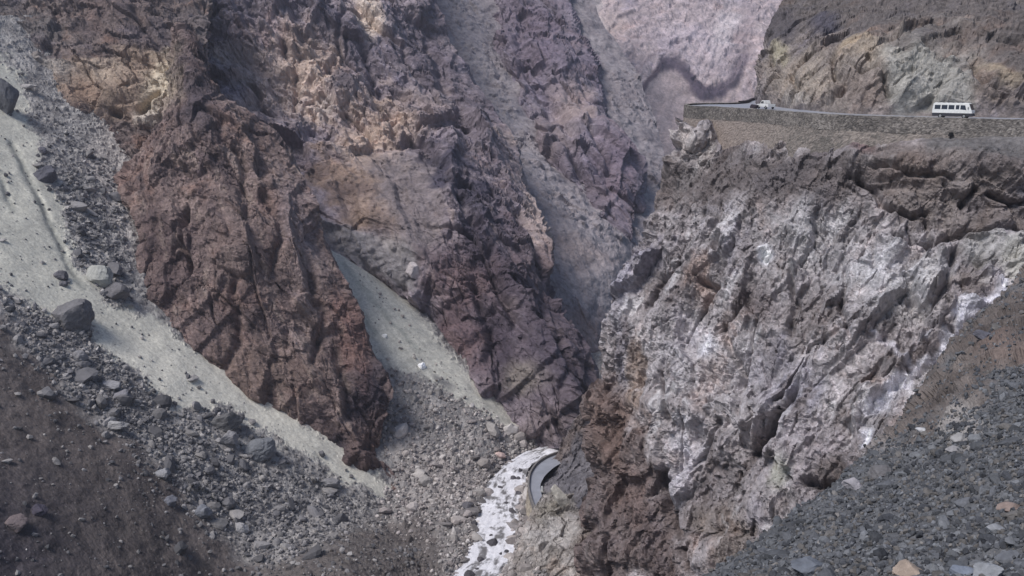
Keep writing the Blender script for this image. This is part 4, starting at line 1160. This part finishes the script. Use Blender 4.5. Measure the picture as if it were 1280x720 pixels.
# stream
nr, ncx = 420, 70
A = arc_pts([p[:2] for p in RIV_L], nr); B = arc_pts([p[:2] for p in RIV_R], nr)
t = np.linspace(-.12, 1.12, ncx)
G = A[:, None] * (1 - t)[None, :, None] + B[:, None] * t[None, :, None]
Pw = np.concatenate([G, river_z(G[..., 1:2])], 2).reshape(-1, 3).astype(f4)
sI = np.repeat(np.arange(nr) * .33, ncx); tI = np.tile(t * 11, nr)
flow = np.stack((sI * .32 + .5 * fbm(Pw, 6, 2, 1400) * 3, tI, sI * 0), 1).astype(f4)
w_ = fbm(flow, 2.6, 4, 1401, .55, ridged=True) * .28 + fbm(Pw, 1.8, 4, 1402, .6) * .22
steps = smooth(.1, .5, fbm(Pw, 9, 2, 1403)) * .5
Pw[:, 2] += w_ + steps
foam = smooth(.12, .62, .34 + .9 * w_ + 1.5 * fbm(flow + 9, 2.0, 5, 1404, .68) + .8 * fbm(Pw, 5, 4, 1405, .6) + .25 * (steps > .15) * (steps < .45))[:, None]
cw = tint(98, 95, 95) * (1 - foam) + tint(194, 193, 198) * foam
M_WATER = rock_material("stream_water", fine=2.0, bump=.5, dist=.2, var=.22, rough=.28)
M_WATER.node_tree.nodes["Principled BSDF"].inputs["Specular IOR Level"].default_value = .5
tag(obj("river", mesh_np("river", Pw, grid_faces(nr, ncx), cw, True), M_WATER), "shallow white-water stream running down the gorge floor", "river", kind="structure")


# ------------------------------------------------------------------ boulders and stones
def icosphere(sub):
    bm = bmesh.new(); bmesh.ops.create_icosphere(bm, subdivisions=sub, radius=1)
    bm.verts.ensure_lookup_table()
    V = np.array([v.co[:] for v in bm.verts], f4); Fc = np.array([[v.index for v in f.verts] for f in bm.faces], np.int32); bm.free()
    return V, Fc


ICO = {k: icosphere(k) for k in (1, 2, 3, 4, 5)}


def rock_shape(sub, seed, squash=(1, .8, .65), cuts=11, rough=.10, round_=0.0):
    """angular boulder: a ball cut by planes, then roughened"""
    r = np.random.default_rng(seed); V, Fc = ICO[sub]
    d = V / np.linalg.norm(V, axis=1, keepdims=True)
    R = np.full(len(d), 1.25, f4)
    for _ in range(cuts):
        n = r.normal(size=3); n /= np.linalg.norm(n); k = r.uniform(.62, .98)
        c = d @ n; R = np.where(c > .05, np.minimum(R, k / np.maximum(c, .05)), R)
    R = R * (1 - round_) + round_
    R = R * (1 + rough * fbm(d.astype(f4) + seed * 3.1, .8, 3, seed % 900) + rough * .5 * fbm(d.astype(f4) + seed, .25, 3, (seed + 9) % 900))
    return (d * R[:, None] * np.array(squash, f4)).astype(f4), Fc


def pick(mass, px, py):
    m = MASSES[mass]
    vx, vy = proj(m["V"])
    dd = (vx - px) ** 2 + (vy - py) ** 2
    c = np.where(dd < 9)[0]
    if len(c) == 0: i = int(np.argmin(dd))
    else: i = int(c[np.argmin(np.linalg.norm(m["V"][c], axis=1))])
    return m["V"][i]


def boulder(mass, px, py, w, h, label, tn, seed, cat="boulder", sub=4, ang=0, depth=None, rough=.17, round_=0.0, name="boulder", cuts=14, sink=.24, tint2=None):
    """w, h are the sizes the photograph shows; (px, py) the middle of its foot"""
    P = pick(mass, px, py + h * .32)
    D = np.linalg.norm(P); k = D / FPX
    sx = w * k / 2; sz = h * k / 2
    V, Fc = rock_shape(sub, seed, (1, 1, 1), cuts, rough, round_)
    V = V / np.abs(V).max(0)
    V *= np.array((sx, (depth or .85) * min(sx, sz * 1.6), sz), f4)
    if ang:
        a = math.radians(ang); c, s = math.cos(a), math.sin(a)
        V = V @ np.array(((c, 0, s), (0, 1, 0), (-s, 0, c)), f4)
    g = np.clip(.5 + fbm(V + seed, max(sx, .5) * .8, 4, seed % 800, .6), 0, 1)[:, None]
    t2 = tint(*(tint2 or [min(255, int(c * 1.22)) for c in tn]))
    col = tint(*tn) * (1 - g) + t2 * g
    o = obj(name, mesh_np(name, V, Fc, col, False), M_STONE)
    o.location = (P[0], P[1] + .2 * sz, P[2] + sz * (1 - 2 * sink) * .8)
    tag(o, label, cat); return o


BL = [("left_slope", 93, 390, 46, 44, "large round dark grey boulder alone at the lower edge of the long sand chute", (84, 82, 84), 1, dict(round_=.45)),
      ("left_slope", 123, 338, 34, 42, "pale grey-green split boulder in the rubble between chute and brown spur", (122, 122, 117), 2, {}),
      ("left_slope", 144, 362, 34, 24, "dark grey boulder at the foot of the pale split boulder", (82, 80, 82), 3, {}),
      ("left_slope", 60, 213, 28, 24, "dark blue-grey block on the edge of the sand chute beside the crag", (70, 69, 76), 4, {}),
      ("left_slope", 6, 122, 30, 52, "tall dark rock at the head of the long sand chute", (76, 76, 80), 5, {}),
      ("left_slope", 54, 186, 12, 10, "small dark rock above the dark blue-grey block", (80, 78, 84), 6, dict(sub=3)),
      ("left_slope", 285, 523, 46, 26, "dark cracked flat-topped boulder on the sand chute's lower rim", (76, 75, 76), 7, dict(ang=20)),
      ("left_slope", 326, 558, 42, 30, "smooth rounded blue-grey boulder lying beside the sand chute", (88, 90, 94), 8, dict(round_=.5, ang=22)),
      ("left_slope", 287, 544, 32, 18, "flat grey slab between the cracked boulder and the rounded boulder", (104, 102, 104), 9, dict(ang=15)),
      ("left_slope", 145, 529, 34, 14, "long flat pale slab in the rubble above the brown dirt", (116, 114, 114), 10, dict(ang=12)),
      ("left_slope", 101, 443, 20, 16, "rounded mid-grey boulder below the large round boulder", (98, 96, 98), 11, dict(round_=.3)),
      ("left_slope", 139, 478, 24, 13, "flattened grey boulder in the upper rubble band", (112, 110, 112), 12, {}),
      ("left_slope", 151, 492, 26, 16, "angular grey boulder just under the flattened one", (96, 95, 99), 13, {}),
      ("left_slope", 77, 342, 18, 14, "larger of two dark rocks lying together on the open sand", (78, 76, 80), 14, dict(sub=3)),
      ("left_slope", 80, 352, 14, 9, "smaller of two dark rocks lying together on the open sand", (76, 74, 78), 15, dict(sub=3)),
      ("left_slope", 256, 637, 24, 20, "blue-grey angular boulder low in the rubble", (92, 94, 100), 16, dict(ang=30)),
      ("left_slope", 301, 657, 22, 16, "pale grey boulder low in the rubble field", (128, 126, 126), 17, {}),
      ("left_slope", 213, 623, 18, 15, "dark blue-grey boulder at the edge of the brown dirt", (84, 85, 92), 18, {}),
      ("left_slope", 205, 590, 22, 18, "mid-grey boulder in the middle of the rubble field", (104, 104, 107), 19, {}),
      ("left_slope", 412, 600, 26, 14, "grey boulder near the lower tip of the sand chute", (104, 102, 104), 20, {}),
      ("left_slope", 47, 634, 20, 14, "dark purple boulder lying on the brown dirt slope", (60, 56, 66), 21, {}),
      ("left_slope", 18, 650, 26, 18, "brownish boulder half buried in the brown dirt slope", (84, 74, 74), 22, {}),
      ("gorge_floor", 697, 541, 34, 17, "flat dark brown boulder at the stream head below the mountain", (84, 78, 74), 23, dict(round_=.3)),
      ("middle_mountain", 516, 338, 20, 24, "pale upright boulder on the rubble above the second sand chute", (138, 130, 130), 24, {}),
      ("gorge_floor", 529, 455, 11, 8, "small white boulder in the middle of the second sand chute", (200, 200, 200), 25, dict(sub=3)),
      ("gorge_floor", 482, 417, 8, 6, "tiny white boulder high on the second sand chute", (200, 200, 198), 26, dict(sub=3)),
      ("gorge_floor", 616, 483, 16, 12, "grey boulder at the right edge of the second sand chute", (104, 100, 104), 27, dict(sub=3)),
      ("river_bank", 702, 618, 18, 40, "tall pale leaning rock on the bank beside the lower road", (142, 138, 130), 28, dict(ang=28, sink=.2)),
      ("gorge_floor", 627, 567, 16, 12, "pinkish boulder among the rubble just above the stream", (150, 128, 122), 29, dict(sub=3)),
      ("gorge_floor", 585, 628, 18, 12, "dark grey boulder on the stream's left bank", (72, 70, 74), 30, dict(sub=3)),
      ("near_slope", 1012, 704, 52, 30, "large blue-grey boulder lying on the gravel fill", (78, 82, 90), 31, dict(ang=-8)),
      ("near_slope", 1140, 713, 52, 22, "tan wedge-shaped rock on the gravel fill", (118, 104, 92), 32, dict(ang=-12)),
      ("near_slope", 1238, 712, 40, 20, "pale grey rock on the gravel fill", (104, 106, 110), 33, {}),
      ("near_slope", 1206, 714, 34, 18, "bluish slab beside the pale grey rock on the gravel", (90, 96, 108), 34, {}),
      ("near_slope", 1068, 603, 30, 16, "pale lilac boulder at the lower left rim of the gravel", (116, 113, 117), 35, dict(ang=-20)),
      ("near_slope", 1100, 588, 26, 18, "dark rounded boulder where gravel meets the dirt crest", (84, 82, 84), 36, dict(round_=.3)),
      ("near_slope", 1228, 416, 26, 14, "dark blue-grey slab lying on the dirt crest", (74, 74, 82), 37, dict(ang=-10)),
      ("near_slope", 1153, 536, 14, 9, "pale rock on the dirt below the crest", (140, 140, 142), 38, dict(sub=3)),
      ("near_slope", 1200, 545, 22, 14, "pale chalky rock on the rim of the gravel", (112, 110, 110), 39, {}),
      ("near_slope", 1190, 560, 18, 10, "small pale chalky rock lower on the gravel rim", (108, 106, 108), 40, dict(sub=3)),
      ("near_slope", 1245, 660, 24, 14, "light grey angular stone in the open gravel", (100, 102, 106), 41, dict(sub=3)),
      ("near_slope", 1262, 632, 30, 12, "brown flat stone half sunk in the gravel", (104, 90, 84), 42, dict(sub=3))]
for ms, x, y, w, h, lab, tn, sd_, kw in BL: boulder(ms, x, y, w, h, lab, tn, 40 + sd_, **kw)

# dark rock standing ahead of the white pickup
p = road_xy(942.5, 207, ROAD_Z)
V, Fc = rock_shape(3, 77, (1.0, .7, .75)); dk = obj("boulder", mesh_np("boulder", V, Fc, np.tile(tint(52, 46, 52), (len(V), 1))), M_STONE)
dk.location = (p[0], p[1], ROAD_Z + .45); tag(dk, "low dark rock on the road just ahead of the white pickup", "boulder")

# rocks standing in the stream
rr = np.random.default_rng(77)
spots = [(615, 677, 15, 8), (640, 640, 12, 7), (632, 630, 9, 5), (592, 655, 12, 7), (648, 618, 10, 6), (597, 640, 9, 5), (600, 697, 12, 7), (587, 715, 16, 8), (641, 600, 8, 5), (634, 577, 12, 6)]
for k in range(16):
    a = rr.integers(20, 300); p0 = A[a] * 0 + A[a]; q_ = rr.uniform(.05, .95); p0 = A[a] * (1 - q_) + B[a] * q_
    x_, y_ = proj(np.array((p0[0], p0[1], -129.0), f4)); spots.append((float(x_), float(y_), rr.uniform(5, 9), rr.uniform(3, 5)))
for k, (x, y, w, h) in enumerate(spots):
    P = UZ(x, y, -129.0); kk = np.linalg.norm(P) / FPX
    V, Fc = rock_shape(2, 300 + k, (w * kk / 2, w * kk / 2.4, h * kk / 1.6))
    o = obj("river_rock", mesh_np("river_rock", V, Fc, np.tile(tint(74, 71, 75), (len(V), 1)) * rng.uniform(.7, 1.2)), M_STONE)
    o.location = (P[0], P[1], river_z(P[1]) + .1 * h * kk); o.rotation_euler = (0, 0, rng.uniform(0, 6))
    size = "large" if w > 11 else ("mid-sized" if w > 8 else "small")
    tag(o, f"{size} dark wet rock standing in the white water of the stream", "rock", "rocks in the stream")

# scattered stones: alike ones share their mesh
PROTO = []
for k in range(8):
    flat = k % 2 == 0
    PROTO.append((*rock_shape(2, 500 + k, (1, .85, .42 if flat else .78), 9, .12), "flat" if flat else "blocky"))


def weights_left(m):
    x, y = m["px"], m["py"]
    s = region(x, y, SAND, 6); d = region(x, y, DIRT, 18)
    axis = seg_dist(x, y, [(110, 240), (130, 320), (60, 400), (130, 480), (220, 570), (300, 640), (400, 680), (500, 680)])[0]
    w = (1 - s) * (1 - .8 * d) * (np.exp(-(axis / 60) ** 2) + .12) + .04 * s
    w *= (x > -20) & (x < 546) & (y > 90) & (y < 740)
    above = seg_dist(x, y, [(20, 60), (100, 190), (165, 330), (170, 410), (255, 468), (335, 528), (425, 588), (512, 634)])
    hid = (y < np.interp(x, [-50, 0, 40, 100, 150, 170, 255, 335, 425, 512], [20, 60, 90, 170, 215, 395, 462, 522, 582, 628]))
    return w * ~hid * (1 - .75 * region(x, y, BANK_SHADE, 12))


def weights_floor(m):
    x, y = m["px"], m["py"]
    w = (1 - m["sand"] * .86) * (m["riv"] > 4.6) * (1 + 1.6 * (m["riv"] < 9)) * (y > 330) * (y < 735) * (x > 430) * (x < 705)
    hid = (y < np.interp(x, [430, 470, 502, 547, 602, 655, 700], [330, 352, 390, 444, 502, 540, 548]))
    spur = x < np.interp(y, [300, 370, 430, 490, 560, 600, 640, 740], [402, 432, 456, 484, 478, 480, 460, 430])
    return w * ~hid * ~spur * (.25 + smooth(430, 560, y)) * (1 - .75 * region(x, y, BANK_SHADE, 12))


def weights_near(m):
    x, y = m["px"], m["py"]
    return (1 - .8 * m["dirt"]) * (x < 1430) * (y < 800) * (y > 300) * np.linalg.norm(m["V"], axis=1) ** 1.2


def scatter(mass, wfn, n, smin, smax, power, seed):
    m = MASSES[mass]; r = np.random.default_rng(seed)
    w = wfn(m).astype(np.float64); nr_, nc_ = m["shape"]
    w = w / w.sum()
    i = r.choice(len(w), n, p=w)
    sz = smin * (smax / smin) ** (r.random(n) ** power)
    return m["V"][i], m["N"][i], sz, r


def stone_tint(r, n, base, spread=.2):
    b = np.array([tint(*c) for c in base], f4)
    return b[r.integers(0, len(base), n)] * np.exp(r.normal(0, spread, (n, 1))).astype(f4)


def rand_rot(r, n):
    q = r.normal(size=(n, 4)); q /= np.linalg.norm(q, axis=1, keepdims=True); w, x, y, z = q.T
    return np.stack([np.stack([1 - 2 * (y * y + z * z), 2 * (x * y - z * w), 2 * (x * z + y * w)], 1), np.stack([2 * (x * y + z * w), 1 - 2 * (x * x + z * z), 2 * (y * z - x * w)], 1), np.stack([2 * (x * z - y * w), 2 * (y * z + x * w), 1 - 2 * (x * x + y * y)], 1)], 1).astype(f4)


def stuff_stones(name, mass, wfn, n, smin, smax, power, seed, base, label, cat, spread=.2):
    P, N, sz, r = scatter(mass, wfn, n, smin, smax, power, seed)
    V0, F0 = ICO[1]
    jit = 1 + r.uniform(-.42, .25, (n, len(V0), 1)).astype(f4)
    sq = r.uniform(.5, 1.0, (n, 1, 3)).astype(f4)
    V = V0[None] * jit * sq * sz[:, None, None].astype(f4)
    V = np.einsum('nij,nkj->nki', rand_rot(r, n), V) + (P + N * (sz * .25)[:, None])[:, None]
    Fc = (F0[None] + (np.arange(n) * len(V0))[:, None, None]).reshape(-1, 3)
    col = np.repeat(stone_tint(r, n, base, spread), len(V0), 0)
    o = obj(name, mesh_np(name, V.reshape(-1, 3), Fc, np.clip(col, .01, .9)), M_STONE)
    tag(o, label, cat, kind="stuff")


GREYS = [(92, 90, 92), (110, 107, 107), (126, 122, 120), (80, 79, 82)]
BLUES = [(68, 70, 74), (79, 81, 86), (90, 92, 96), (58, 60, 65), (86, 83, 81)]
FLOOR = [(124, 116, 114), (140, 132, 128), (104, 99, 98), (150, 144, 140)]
stuff_stones("rubble", "left_slope", weights_left, 14000, .16, 1.1, 2.4, 1501, GREYS, "loose grey rubble covering the left scree slope beside the sand chute", "rubble")
stuff_stones("rubble", "gorge_floor", weights_floor, 15000, .16, 1.1, 2.4, 1502, FLOOR, "pinkish grey rubble covering the debris fan and stream banks", "rubble")
stuff_stones("gravel", "near_slope", weights_near, 32000, .05, .24, 1.7, 1503, BLUES, "blue-grey gravel covering the near slope", "gravel")


LANDMARK = {"left_slope": [(93, 390, "large round dark boulder"), (124, 345, "pale split boulder"), (60, 213, "dark block beside the crag"), (286, 523, "cracked flat-topped boulder"), (326, 558, "smooth rounded blue-grey boulder"), (145, 529, "long flat pale slab"), (256, 637, "blue-grey angular boulder"), (412, 600, "lower tip of the sand chute"), (205, 590, "middle of the rubble field"), (47, 634, "dark purple boulder on the dirt"), (500, 680, "eroded foot of the slope"), (78, 345, "pair of dark rocks on the sand")],
            "gorge_floor": [(697, 541, "flat dark brown boulder"), (529, 455, "white boulder of the chute"), (627, 567, "pinkish boulder above the stream"), (585, 628, "dark boulder on the stream bank"), (660, 600, "bend of the lower road"), (616, 490, "grey boulder by the chute"), (505, 560, "foot of the brown spur"), (560, 700, "foot of the left slope")],
            "near_slope": [(1012, 704, "large blue-grey boulder"), (1140, 713, "tan wedge-shaped rock"), (1225, 713, "pale grey rock and bluish slab"), (1068, 603, "pale lilac boulder"), (1100, 588, "dark rounded boulder"), (1228, 416, "slab on the dirt crest"), (1195, 552, "chalky rocks of the rim"), (1250, 645, "brown flat stone")]}


def single_stones(name, mass, wfn, n, smin, smax, power, seed, base, where, group):
    P, N, sz, r = scatter(mass, wfn, n, smin, smax, power, seed)
    mes = []
    for k, (V, Fc, shp) in enumerate(PROTO):
        for tone, f in (("dark", .72), ("mid-grey", 1.0), ("pale", 1.18)):
            c = tint(*base[k % len(base)]) * f
            mes.append((mesh_np(name, V, Fc, np.tile(c, (len(V), 1))), shp, tone))
    x, y = proj(P); lm = LANDMARK[mass]; cut = np.quantile(sz, (.45, .8))
    for i in range(n):
        me, shp, tone = mes[r.integers(0, len(mes))]
        o = obj(name, me, M_STONE)
        o.location = P[i] + N[i] * sz[i] * .2; s = sz[i]
        o.scale = (s * r.uniform(.85, 1.25), s * r.uniform(.7, 1), s * r.uniform(.8, 1.2))
        o.rotation_euler = (r.uniform(-.5, .5), r.uniform(-.5, .5), r.uniform(0, 6.28))
        size = ("small", "mid-sized", "large")[int((sz[i] > cut).sum())]
        near = min(lm, key=lambda q: math.hypot(q[0] - x[i], q[1] - y[i]))[2]
        tag(o, f"{size} {tone} {shp} {name} {where} near the {near}", name, group)


single_stones("rock", "left_slope", weights_left, 190, 1.0, 2.9, 1.9, 1601, GREYS, "in rubble", "rocks of the left rubble band")
single_stones("rock", "gorge_floor", weights_floor, 190, .95, 2.9, 1.8, 1602, FLOOR, "of the gorge floor", "rocks of the gorge floor")
single_stones("stone", "near_slope", lambda m: weights_near(m) * (m["px"] < 1285) * (m["py"] < 730), 200, .24, .5, 2.2, 1603, BLUES, "on gravel", "larger stones of the gravel fill")

# ------------------------------------------------------------------ hazy air
allv = np.concatenate([[m["V"].min(0), m["V"].max(0)] for m in MASSES.values()])
lo_, hi_ = allv.min(0) - 12, allv.max(0) + 12
lo_ = np.minimum(lo_, (-60, -60, -140)); hi_ = np.maximum(hi_, (60, 60, 12))
bm = bmesh.new(); add_box(bm, lo_[0], hi_[0], lo_[1], hi_[1], lo_[2], hi_[2])
M_HAZE = bpy.data.materials.new("haze_air"); M_HAZE.use_nodes = True
hn = M_HAZE.node_tree.nodes; hn.clear()
pv = hn.new("ShaderNodeVolumePrincipled"); pv.inputs["Color"].default_value = (.80, .82, .95, 1); pv.inputs["Density"].default_value = HAZE
pv.inputs["Anisotropy"].default_value = .2
ho = hn.new("ShaderNodeOutputMaterial"); M_HAZE.node_tree.links.new(pv.outputs[0], ho.inputs["Volume"])
hz = bm_obj("haze", bm, M_HAZE); tag(hz, "pale blue hazy air filling the gorge", "haze", kind="stuff")
